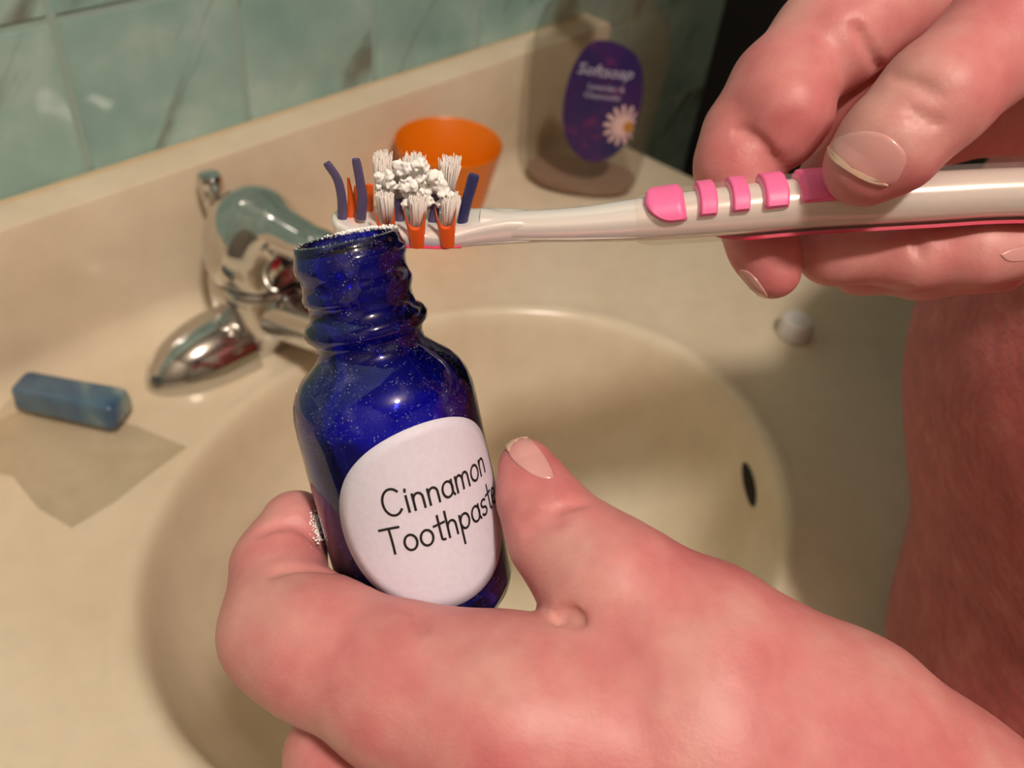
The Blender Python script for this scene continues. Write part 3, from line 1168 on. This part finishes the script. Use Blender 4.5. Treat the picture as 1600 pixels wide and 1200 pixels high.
# head
hp0, ha_, hu_, hw_, _ = b_frame(0)
hdx = (WP(520, 347, 0.1893)-hp0); hdx -= hu_*(hdx@hu_)*0.6; HL = np.linalg.norm(hdx); hdx /= HL
hu = UP-hdx*(UP@hdx); hu /= np.linalg.norm(hu)
hw = np.cross(hdx, hu)
if hw@fw > 0: hw = -hw


def hpt(s, w, h_):
    """head coordinates in mm: s from the handle end toward the tip, w toward the viewer, h up"""
    return hp0+hdx*(s/1000)+hw*(w/1000)+hu*(h_/1000)


HLm = HL*1000
rings = []
for k_, (s_, hwid, t0, t1) in enumerate([(-13.0, 2.9, 2.9, -2.9), (-6.0, 3.5, 3.2, -3.3), (-1.5, 4.2, 2.8, -3.4), (2.0, 5.0, 2.2, -3.3), (5.0, 5.9, 1.7, -3.2), (9, 6.3, 1.4, -3.1), (16, 6.3, 1.4, -3.0), (23, 6.1, 1.5, -2.9),
                                       (HLm-4.5, 5.6, 1.6, -2.8), (HLm-2.0, 4.2, 1.7, -2.5), (HLm-0.6, 2.4, 1.7, -1.9), (HLm, 0.7, 1.3, -1.0)]):
    ring = []
    for a_ in np.linspace(0, 2*math.pi, 28, endpoint=False):
        c_, s2 = math.cos(a_), math.sin(a_)
        hh = (t0+t1)/2+(t0-t1)/2*math.copysign(abs(s2)**0.55, s2)
        ring.append(hpt(s_, hwid*math.copysign(abs(c_)**0.6, c_), hh))
    rings.append(ring)
v, f = loft(rings)
mesh('head', v, f, M['pearl'], brush, True, 60)
strip = []
for s_ in np.linspace(4, HLm-6, 24):
    strip.append([hpt(s_, 6.55*math.cos(a_)*(1 if 6 < s_ < HLm-8 else 0.92), -2.0+1.1*math.sin(a_)) for a_ in np.linspace(0, 2*math.pi, 20, endpoint=False)])
v, f = loft(strip)
mesh('tongue_pad', v, f, M['crimson'], brush, True, 60)


def rubber(name, m, pts, r0, r1, flat=0.55):
    P = crom([hpt(*q) for q in pts], 14)
    R_ = np.interp(np.linspace(0, 1, 14), [0, 0.93, 1], [r0, r1, r1*0.86])/1000
    v_, f_ = tube_vf(P, R_, 12, hw, flat)
    return mesh(name, v_, f_, m, brush, True, 60)


def from_px(x, y, w):
    """head coordinates (s, h) of a pixel in the upright plane at width w"""
    n = hw; o_ = hpt(0, w, 0)
    d = RM@C(x, y, 1.0)
    p = CAM+d*(((o_-CAM)@n)/(d@n))-hp0
    return (p@hdx)*1000, w, (p@hu)*1000


rubber('rubber_tuft', M['violet'], [from_px(535, 342, 1.5), from_px(534, 310, 1.5), from_px(527, 280, 1.5), from_px(510, 254, 1.5)], 1.05, 0.95)
rubber('rubber_tuft', M['violet'], [from_px(564, 342, 3.0), from_px(566, 310, 3.0), from_px(562, 280, 3.0), from_px(556, 248, 3.0)], 1.1, 0.95)
rubber('rubber_tuft', M['navy'], [from_px(722, 350, 2.0), from_px(728, 320, 2.0), from_px(735, 295, 2.0), from_px(741, 273, 2.0)], 1.1, 1.2)
rubber('rubber_tuft', M['violet'], [from_px(624, 350, 1.2), from_px(625, 330, 1.2), from_px(623, 312, 1.2)], 1.1, 1.0)
rubber('rubber_tuft', M['violet'], [from_px(676, 350, 1.2), from_px(679, 330, 1.2), from_px(680, 305, 1.2)], 1.1, 1.0)
rubber('orange_prong', M['orange_rub'], [from_px(548, 345, 0.5), from_px(548, 310, 0.5), from_px(544, 278, 0.5)], 1.1, 0.35)
rubber('orange_prong', M['orange_rub'], [from_px(554, 340, -1.5), from_px(555, 315, -1.5), from_px(556, 290, -1.5)], 1.1, 0.4)
rubber('orange_prong', M['orange_rub'], [from_px(577, 335, -2.5), from_px(577, 315, -2.5), from_px(577, 288, -2.5)], 1.0, 0.85)


def tuft(x0, y0, x1, y1, w, rad, n, splay, seed):
    """a bundle of nylon filaments, one mesh per tuft"""
    r_ = random.Random(seed)
    s0, _, h0 = from_px(x0, y0, w); s1, _, h1 = from_px(x1, y1, w)
    vv2, ff2 = [], []
    for k_ in range(int(n*2.8)):
        a_ = r_.uniform(0, 2*math.pi); q = math.sqrt(r_.random())*rad
        dx, dw = q*math.cos(a_), q*math.sin(a_)
        sp_ = splay*r_.uniform(0.6, 1.3)
        L_ = r_.uniform(0.88, 1.04)
        P = [hpt(s0+dx*0.75, w+dw*0.75, h0), hpt(s0+(s1-s0)*0.5+dx, w+dw, h0+(h1-h0)*0.5), hpt(s0+(s1-s0)*L_+dx*(1+sp_), w+dw*(1+sp_), h0+(h1-h0)*L_)]
        v_, f_ = tube_vf(P, [0.00013, 0.00014, 0.00011], 4, hw)
        b_ = len(vv2); vv2 += v_; ff2 += [tuple(i+b_ for i in p) for p in f_]
    return mesh('bristle_tuft', vv2, ff2, M['bristle'], brush, True)


tuft(598, 322, 597, 241, -3.2, 1.7, 60, 0.25, 1)
tuft(646, 318, 646, 245, -3.2, 1.8, 60, 0.35, 2)
tuft(697, 322, 704, 249, -3.2, 1.7, 50, 0.45, 3)
tuft(605, 350, 600, 300, 3.4, 1.6, 60, 0.2, 4)
tuft(652, 368, 654, 306, 3.6, 1.6, 70, 0.3, 5)
tuft(700, 366, 706, 306, 3.6, 1.6, 70, 0.3, 6)
tuft(622, 330, 620, 270, -0.5, 1.4, 40, 0.3, 7)
tuft(672, 330, 676, 270, -0.5, 1.4, 40, 0.3, 8)


def cupv(xc, yb, yt, wid, w):
    """orange rubber cup on the edge of the head with two prongs hugging a front tuft"""
    sb, _, hb = from_px(xc, yb, w); _, _, ht = from_px(xc, yt, w)
    hgt = ht-hb
    v_, f_ = [], []
    nA_, lv = 24, 10
    for side in (0, 1):
        for l_ in range(lv+1):
            t = l_/lv
            for k_ in range(nA_+1):
                u_ = -1+2*k_/nA_
                top_ = 0.52+0.48*abs(u_)**4
                half = wid*(0.66+0.34*t*top_)
                thick = (0.75 if side == 0 else -0.75)*(1-0.45*t*top_)
                bulge = 0.9*math.sqrt(max(0.0, 1-u_*u_))
                v_.append(hpt(sb+u_*half, w-0.9+bulge+thick+0.3*t, hb+hgt*t*top_))
    m_ = nA_+1
    o2 = (lv+1)*m_
    for side in (0, 1):
        b_ = side*o2
        for l_ in range(lv):
            for k_ in range(nA_):
                f_.append((b_+l_*m_+k_, b_+l_*m_+k_+1, b_+(l_+1)*m_+k_+1, b_+(l_+1)*m_+k_))
    for k_ in range(nA_):
        for l_ in (0, lv):
            f_.append((l_*m_+k_, l_*m_+k_+1, o2+l_*m_+k_+1, o2+l_*m_+k_))
    for l_ in range(lv):
        for k_ in (0, nA_):
            f_.append((l_*m_+k_, (l_+1)*m_+k_, o2+(l_+1)*m_+k_, o2+l_*m_+k_))
    return mesh('rubber_cup', v_, f_, M['orange_rub'], brush, True, 60)


cupv(606, 384, 326, 2.2, 6.2)
cupv(652, 386, 328, 2.3, 6.3)
cupv(699, 385, 326, 2.2, 6.2)

# toothpaste crumbs on the bristles
crumbs = []
rr_ = random.Random(5)
for k_ in range(95):
    x = rr_.gauss(654, 17); y = rr_.gauss(286, 17)
    if y < 248 or abs(x-654) > 40: continue
    crumbs.append((None, x, y, rr_.uniform(0.0005, 0.0013)))
cen = []
for _, x, y, r_ in crumbs:
    s_, w_, h_ = from_px(x, y, rr_.uniform(-0.5, 3.2))
    cen.append((hpt(s_, w_, h_), r_))
for x, y, r_ in ((590, 275, 0.0009), (609, 272, 0.0010), (612, 290, 0.0011), (592, 292, 0.0007), (606, 305, 0.0007), (694, 300, 0.0012), (702, 306, 0.0010), (622, 258, 0.0010), (625, 268, 0.0011), (690, 316, 0.0010)):
    s_, w_, h_ = from_px(x, y, 2.5)
    cen.append((hpt(s_, w_, h_), r_))
cc = np.array([q[0] for q in cen]); cr = np.array([q[1] for q in cen])
jit = rng.normal(size=(len(cc), 3))*0.0003


KD = rng.normal(size=(14, 3)); KD /= np.linalg.norm(KD, axis=1)[:, None]
KF = np.geomspace(1800, 9000, 14); KP = rng.uniform(0, 6.28, 14)


def paste_fn(P):
    d = np.full(P.shape[:-1], 1.0)
    for c_, r_ in zip(cc, cr):
        q = P-c_
        d = np.minimum(d, np.sqrt((q*q).sum(-1))-r_)
    w_ = np.zeros_like(d)
    for k_, fr_, ph_ in zip(KD, KF, KP):
        w_ += np.sin((P@k_)*fr_+ph_)*(1800/fr_)**0.75
    return d+0.00017*w_


V_, Q_ = surface_nets(paste_fn, cc.min(0)-0.0025, cc.max(0)+0.0025, 0.00022)
pst = fast_mesh('toothpaste', V_, Q_, M['powder'])
tag(pst, 'crumbly white cinnamon toothpaste heaped on the toothbrush bristles', 'toothpaste')

# ------------------------------------------------------------------ the person: hands, arms, shirt
person = empty('person', (0.08, -0.66, -0.85))
tag(person, 'person in a coral shirt holding a blue bottle and a toothbrush', 'person')


def chain(P, pts, k, D):
    """pts: (px, py, depth, radius mm) joints; union of tapered capsules"""
    q = [(C(a, b, c), r/1000) for a, b, c, r in pts]
    d = None
    for (a, ra), (b, rb) in zip(q[:-1], q[1:]):
        e = rcone(P, a, b, ra, rb)
        d = e if d is None else smin(d, e, 0.004)
    return d if D is None else smin(D, d, k)


def bottle_fn(P):
    q = P-BT
    h_ = q@bdn
    rad = np.sqrt(np.maximum((q*q).sum(-1)-h_*h_, 0))
    return np.maximum(rad-BR, np.maximum(h_-0.0805, 0.030-h_))


def left_raw(P):
    D = None
    # index finger: tip, end joint, middle joint, knuckle
    D = chain(P, [(462, 822, 0.1845, 7.6), (436, 885, 0.1800, 9.0), (446, 985, 0.1705, 11.6)], 0.004, D)
    D = chain(P, [(446, 985, 0.1705, 11.6), (500, 1012, 0.1660, 13.2), (640, 1078, 0.1590, 14.8), (800, 1130, 0.1560, 17.0)], 0.006, D)
    # middle finger under the index
    D = chain(P, [(520, 1180, 0.176, 10.0), (540, 1270, 0.170, 11.5), (800, 1330, 0.168, 15.0)], 0.004, D)
    D = chain(P, [(560, 1320, 0.186, 9.5), (600, 1400, 0.178, 11.0), (850, 1450, 0.178, 15.0)], 0.004, D)
    # back of the hand and the ball of the thumb
    D = chain(P, [(800, 1130, 0.1560, 17.5), (1080, 1180, 0.1580, 22.0), (1400, 1350, 0.168, 26.0)], 0.010, D)
    D = chain(P, [(800, 1330, 0.168, 15.0), (1150, 1330, 0.172, 24.0), (1450, 1400, 0.174, 26.0)], 0.010, D)
    # thumb
    th = chain(P, [(822, 728, 0.1770, 5.6), (838, 775, 0.1745, 7.4), (872, 835, 0.1700, 9.4), (955, 918, 0.1640, 11.8)], 0.004, None)
    th = chain(P, [(955, 918, 0.1640, 11.8), (1090, 1005, 0.1620, 15.0), (1300, 1160, 0.164, 21.0), (1450, 1330, 0.170, 26.0)], 0.008, th)
    D = smin(D, th, np.interp(P[..., 0], [0.008, 0.024], [0.002, 0.016]))
    # wrist and forearm
    D = chain(P, [(1400, 1340, 0.168, 27.0), (1700, 1560, 0.185, 29.0), (2050, 1720, 0.225, 34.0)], 0.012, D)
    # the skin gives way where it presses the glass
    return smax(D, -(bottle_fn(P)-0.0002), 0.0015)


def right_raw(P):
    # index finger curling behind the handle
    D = chain(P, [(1208, 424, 0.1990, 6.3), (1192, 385, 0.2000, 7.2), (1160, 300, 0.2010, 8.6), (1150, 258, 0.1995, 9.0)], 0.003, None)
    back = chain(P, [(1150, 258, 0.1995, 9.0), (1168, 212, 0.2000, 9.6), (1218, 138, 0.2000, 10.6), (1290, 62, 0.2020, 11.6), (1420, -25, 0.206, 13.0), (1560, -120, 0.212, 15.0)], 0.003, None)
    D = smin(D, back, 0.003)
    # fleshy pad of the middle bone, squeezed forward by the bend
    pad_ = chain(P, [(1213, 206, 0.1950, 9.0), (1226, 172, 0.1935, 10.0), (1238, 142, 0.1945, 9.0)], 0.003, None)
    D = smin(D, pad_, np.interp(P[..., 1], [0.0575, 0.066], [0.0016, 0.006]))
    # pad of the first bone
    D = smin(D, chain(P, [(1312, 62, 0.1985, 10.4), (1400, -5, 0.2010, 11.5)], 0.003, None), 0.0035)
    # middle finger under the handle, pointing back to the palm
    D = chain(P, [(1298, 300, 0.2120, 8.2), (1300, 392, 0.2020, 7.2), (1430, 398, 0.1960, 7.6), (1520, 390, 0.1925, 7.8), (1600, 386, 0.1905, 7.2)], 0.002, D)
    # ring finger lower down
    D = chain(P, [(1345, 320, 0.222, 8.2), (1345, 412, 0.2110, 6.8), (1440, 418, 0.2070, 7.0), (1560, 412, 0.2020, 6.8)], 0.002, D)
    # palm
    D = chain(P, [(1560, -120, 0.205, 14.0), (1700, 60, 0.232, 22.0), (1900, 160, 0.242, 26.0)], 0.010, D)
    D = chain(P, [(1298, 300, 0.2120, 8.2), (1345, 190, 0.2180, 10.5), (1480, 80, 0.224, 13.0), (1700, 60, 0.232, 22.0)], 0.004, D)
    D = chain(P, [(1345, 320, 0.222, 8.2), (1400, 215, 0.226, 10.5), (1560, 150, 0.236, 15.0), (1760, 140, 0.240, 22.0)], 0.004, D)
    # thumb pressing from the front
    th = chain(P, [(1348, 262, 0.1700, 7.5), (1390, 226, 0.1680, 9.2), (1462, 152, 0.1660, 10.0), (1600, 30, 0.1720, 12.5), (1760, -20, 0.190, 17.0), (1900, 60, 0.225, 24.0)], 0.003, None)
    D = smin(D, th, 0.004)
    D = chain(P, [(1900, 100, 0.240, 27.0), (2150, 60, 0.265, 28.0), (2500, 40, 0.31, 33.0)], 0.012, D)
    return D


def carve(raw, lines):
    """press creases into an implicit hand along pixel polylines traced onto it"""
    segs = []
    for pts, rad, depth in lines:
        Q2 = crom(pts, max(8, len(pts)*4))
        Pp, ok = trace_many(raw, Q2)
        Nn = grad_many(raw, Pp)
        last = None
        for p, n, k_ in zip(Pp, Nn, ok):
            if not k_: last = None; continue
            c_ = p+n*(rad-depth)
            if last is not None and np.linalg.norm(c_-last) < 0.006: segs.append((last, c_, rad))
            last = c_

    def fn(P):
        D = raw(P)
        for a, b, r_ in segs:
            lo_ = np.minimum(a, b)-0.004; hi_ = np.maximum(a, b)+0.004
            m_ = ((P > lo_) & (P < hi_)).all(-1)
            if m_.any():
                D[m_] = smax(D[m_], -rcone(P[m_], a, b, r_, r_), 0.0012)
        return D
    return fn


left_fn = carve(left_raw, [
    ([(405, 832), (432, 820), (468, 822), (500, 848), (524, 878)], 0.0009, 0.0007),
    ([(425, 897), (452, 888), (490, 888), (520, 892)], 0.0010, 0.0005),
    ([(812, 812), (846, 806), (880, 792), (915, 784)], 0.0008, 0.0005),
    ([(820, 832), (850, 820), (878, 812)], 0.0007, 0.0003),
    ([(872, 968), (890, 960), (906, 970)], 0.0011, 0.0010),
    ([(640, 950), (655, 965), (662, 985)], 0.0010, 0.0004),
])
right_fn = carve(right_raw, [
    ([(1150, 204), (1172, 209), (1194, 226), (1212, 252)], 0.0008, 0.0004),
    ([(1336, 38), (1352, 66), (1374, 108)], 0.0009, 0.0007),
    ([(1392, 118), (1430, 130), (1470, 150)], 0.0006, 0.0002),
    ([(1420, 170), (1445, 185), (1470, 195)], 0.0006, 0.00012),
    ([(1436, 350), (1434, 375), (1438, 400)], 0.0008, 0.0005),
])


def bounds(lo_px, hi_px, d0, d1):
    cs = np.array([C(x, y, d) for x in (lo_px[0], hi_px[0]) for y in (lo_px[1], hi_px[1]) for d in (d0, d1)])
    return cs.min(0), cs.max(0)


VL, QL = surface_nets(left_fn, (-0.066, -0.175, 0.128), (0.165, 0.0, 0.212), 0.0010)
VR, QR = surface_nets(right_fn, (0.036, 0.018, 0.150), (0.235, 0.112, 0.278), 0.0010)
# upper arms, out of the picture, run on from the forearms into the sleeves
wl0 = WP(1700, 1560, 0.185); wl1 = WP(2050, 1720, 0.225)
el = np.array([-0.15, -0.72, 0.045]); shl = np.array([-0.11, -0.78, 0.37])
wr0 = WP(2150, 60, 0.265); er = np.array([0.33, -0.62, 0.25]); shr = np.array([0.30, -0.78, 0.39])


HC = np.array([-0.035, -0.535, 0.665])  # unseen head, added and set where its shadow darkens the right counter
hd_f = np.array([-0.42, 0.66, -0.62]); hd_f /= np.linalg.norm(hd_f)          # where the face looks: down at the brush
hd_r = np.cross(hd_f, np.array([0, 0, 1.0])); hd_r /= np.linalg.norm(hd_r)
hd_u = np.cross(hd_r, hd_f)
HX = np.stack([hd_r, hd_f, hd_u])


def hq(x, y, z):
    return HC+hd_r*x+hd_f*y+hd_u*z


def head_fn(P):
    d = ellip(P, hq(0, -0.01, 0.03), HX, np.array([0.074, 0.095, 0.085]))
    d = smin(d, ellip(P, hq(0, 0.020, -0.045), HX, np.array([0.056, 0.062, 0.072])), 0.03)
    d = smin(d, rcone(P, hq(0, 0.080, 0.010), hq(0, 0.100, -0.030), 0.008, 0.013), 0.014)     # nose
    for sx in (-1, 1):
        d = smax(d, -ellip(P, hq(sx*0.031, 0.088, 0.008), HX, np.array([0.017, 0.012, 0.011])), 0.010)
        d = smin(d, ellip(P, hq(sx*0.075, -0.005, -0.008), HX, np.array([0.010, 0.019, 0.030])), 0.008)   # ears
    d = smin(d, ellip(P, hq(0, 0.074, -0.062), HX, np.array([0.024, 0.012, 0.009])), 0.008)      # lips
    d = smax(d, -rcone(P, hq(-0.02, 0.090, -0.062), hq(0.02, 0.090, -0.062), 0.003, 0.003), 0.004)
    return d


def arms_fn(P):
    d = rcone(P, wl0, wl1, 0.0288, 0.034)
    d = smin(d, rcone(P, wl1, el, 0.034, 0.043), 0.01)
    d = smin(d, rcone(P, el, shl, 0.043, 0.055), 0.01)
    d2 = rcone(P, wr0, er, 0.0278, 0.043)
    d2 = smin(d2, rcone(P, er, shr, 0.043, 0.055), 0.01)
    d = np.minimum(d, d2)
    t_ = smin(rcone(P, shl, shr, 0.06, 0.06), ellip(P, np.array([0.09, -0.70, 0.32]), np.eye(3), np.array([0.20, 0.13, 0.18])), 0.05)
    d = smin(d, t_, 0.02)
    d = smin(d, rcone(P, np.array([0.09, -0.74, 0.42]), np.array([0.0, -0.60, 0.585]), 0.060, 0.052), 0.03)
    return smin(d, head_fn(P), 0.02)


VA, QA = surface_nets(arms_fn, (-0.34, -0.9, -0.02), (0.46, -0.38, 0.84), 0.006)
Vb = np.concatenate([VL@RM.T+CAM, VR@RM.T+CAM, VA])
Qb = np.concatenate([QL, QR+len(VL), QA+len(VL)+len(VR)])
body = fast_mesh('body', Vb, Qb, M['skin'], person)


def shirt_fn(P):
    E3 = np.eye(3)
    d = ellip(P, np.array([0.06, -0.645, 0.155]), E3, np.array([0.27, 0.250, 0.200]))
    d = smin(d, ellip(P, np.array([0.09, -0.69, 0.31]), E3, np.array([0.235, 0.17, 0.20])), 0.06)
    d = smin(d, ellip(P, np.array([-0.01, -0.675, 0.05]), E3, np.array([0.25, 0.215, 0.15])), 0.02)
    d = smin(d, rcone(P, np.array([-0.12, -0.785, 0.385]), np.array([-0.13, -0.755, 0.22]), 0.068, 0.062), 0.04)
    d = smin(d, rcone(P, np.array([0.30, -0.785, 0.395]), np.array([0.315, -0.715, 0.325]), 0.068, 0.062), 0.04)
    d = d+0.004*np.sin(P[..., 0]*26+P[..., 2]*31)*np.sin(P[..., 2]*17+1.0)
    # keep clear of the vanity edge
    return smax(d, -np.maximum(P[..., 2]-0.012, VY0-0.012-P[..., 1]), 0.006)


VS, QS = surface_nets(shirt_fn, (-0.3, -1.0, -0.2), (0.46, -0.38, 0.56), 0.007)
fast_mesh('shirt', VS, QS, M['shirt'], person)


def hair_fn(P):
    d = ellip(P, hq(0, -0.016, 0.036), HX, np.array([0.086, 0.103, 0.094]))
    d = smin(d, ellip(P, hq(0, -0.055, -0.03), HX, np.array([0.080, 0.055, 0.10])), 0.03)
    q = (P-HC)@HX.T
    face = np.maximum(np.maximum(0.035-q[..., 1], q[..., 2]-0.075), np.abs(q[..., 0])-0.075)
    d = smax(d, -face, 0.012)
    return d+0.0025*np.sin(q[..., 0]*260+q[..., 2]*40)*np.sin(q[..., 2]*70)


VH, QH = surface_nets(hair_fn, HC-0.17, HC+0.17, 0.005)
M['hair'] = mat('brown_hair', lin(74, 50, 34), 0.55)
fast_mesh('hair', VH, QH, M['hair'], person)
M['eye'] = mat('eye_white', lin(235, 230, 225), 0.15)
for sx in (-1, 1):
    e_ = lathe('eye', [(-0.010, 0.002), (-0.007, 0.0085), (0, 0.0115), (0.007, 0.0085), (0.0095, 0.005)], hq(sx*0.031, 0.074, 0.008), hd_f, M['eye'], person, 20)
    lathe('iris', [(0, 0.005), (0.0012, 0.0048), (0.002, 0.003), (0.0022, 0.0)], hq(sx*0.031, 0.074, 0.008)+hd_f*0.0095, hd_f, M['wood'], e_, 16, close1=False)


def legs_fn(P):
    d = rcone(P, np.array([0.0, -0.69, -0.08]), np.array([-0.01, -0.68, -0.80]), 0.105, 0.06)
    d = smin(d, rcone(P, np.array([0.19, -0.69, -0.08]), np.array([0.21, -0.68, -0.80]), 0.105, 0.06), 0.03)
    for x in (-0.01, 0.21):
        d = smin(d, smax(ellip(P, np.array([x, -0.63, -0.825]), np.eye(3), np.array([0.05, 0.13, 0.06])), -0.849-P[..., 2], 0.004), 0.02)
    return d


VT, QT = surface_nets(legs_fn, (-0.16, -0.88, -0.86), (0.35, -0.46, 0.05), 0.011)
M['pants'] = mat('dark_cloth', lin(40, 42, 54), 0.9)
fast_mesh('trousers', VT, QT, M['pants'], person)


# fingernails: plates laid on the finger surface
def nail(raw, outline, m, off=0.00035, name='fingernail', thick=0.0006, parent=None):
    P2 = crom(outline+[outline[0]], 49)[:-1]
    c_ = P2.mean(0)
    top_, bot_ = [], []
    rings_t, rings_b = [], []
    pc_, ok_ = trace_many(raw, [c_])
    for s_ in (1.0, 0.93, 0.8, 0.6, 0.4, 0.2, 0.03):
        xy = c_+(P2-c_)*s_
        p, ok = trace_many(raw, xy)
        for sh_ in (0.9, 0.8, 0.65, 0.5):
            if ok.all(): break
            p2, ok2 = trace_many(raw, c_+(xy-c_)*sh_)
            p[~ok] = p2[~ok]; ok = ok | ok2
        p[~ok] = pc_[0]
        n = grad_many(raw, p, 6e-4)
        o_ = off*min(1.0, (1-s_)/0.06+0.35)
        rings_t.append(list(W(p+n*o_))); rings_b.append(list(W(p-n*thick)))
    v_, f_ = loft(list(reversed(rings_b))+rings_t)
    return mesh(name, v_, f_, m, parent or person, True, 70)


n1 = nail(right_raw, [(1297, 228), (1310, 215), (1345, 205), (1382, 210), (1408, 230), (1416, 250), (1404, 278), (1388, 289), (1360, 282), (1322, 260), (1299, 242)], M['nail'], 0.00022)
nail(right_raw, [(1293, 231), (1296, 229), (1302, 242), (1322, 259), (1360, 280), (1386, 287), (1384, 291), (1357, 285), (1319, 263), (1297, 246)], M['nail_tip'], 0.0004, 'nail_edge', 0.0003, n1)
nail(right_raw, [(1155, 420), (1172, 426), (1188, 444), (1200, 464), (1190, 466), (1172, 448), (1158, 432)], M['nail'], 0.0002)
nail(right_raw, [(1562, 398), (1580, 390), (1600, 386), (1620, 388), (1622, 402), (1600, 408), (1575, 408)], M['nail'], 0.00015)
n2 = nail(left_raw, [(791, 700), (797, 688), (810, 682), (828, 685), (844, 702), (858, 724), (866, 744), (856, 748), (836, 744), (814, 730), (799, 716)], M['nail'], 0.00025)
nail(left_raw, [(789, 700), (795, 687), (808, 680), (822, 681), (826, 685), (812, 688), (801, 695), (796, 706)], M['nail_tip'], 0.0004, 'nail_edge', 0.0003, n2)
# dab of powder on the fingertip
vv_, ff_ = [], []
xy = [(random.gauss(500, 5.5), random.gauss(820, 13)) for k_ in range(300)]
Pp, ok = trace_many(left_raw, xy)
Pp = W(Pp[ok]+grad_many(left_raw, Pp[ok])*-0.00008)
for c_ in Pp:
    s_ = random.uniform(0.0001, 0.00030)
    b_ = len(vv_)
    vv_ += [c_+np.array(q)*s_ for q in iv]
    ff_ += [tuple(i+b_ for i in q) for q in iff]
tag(mesh('powder_smudge', vv_, ff_, M['powder'], person, True), kind='stuff')
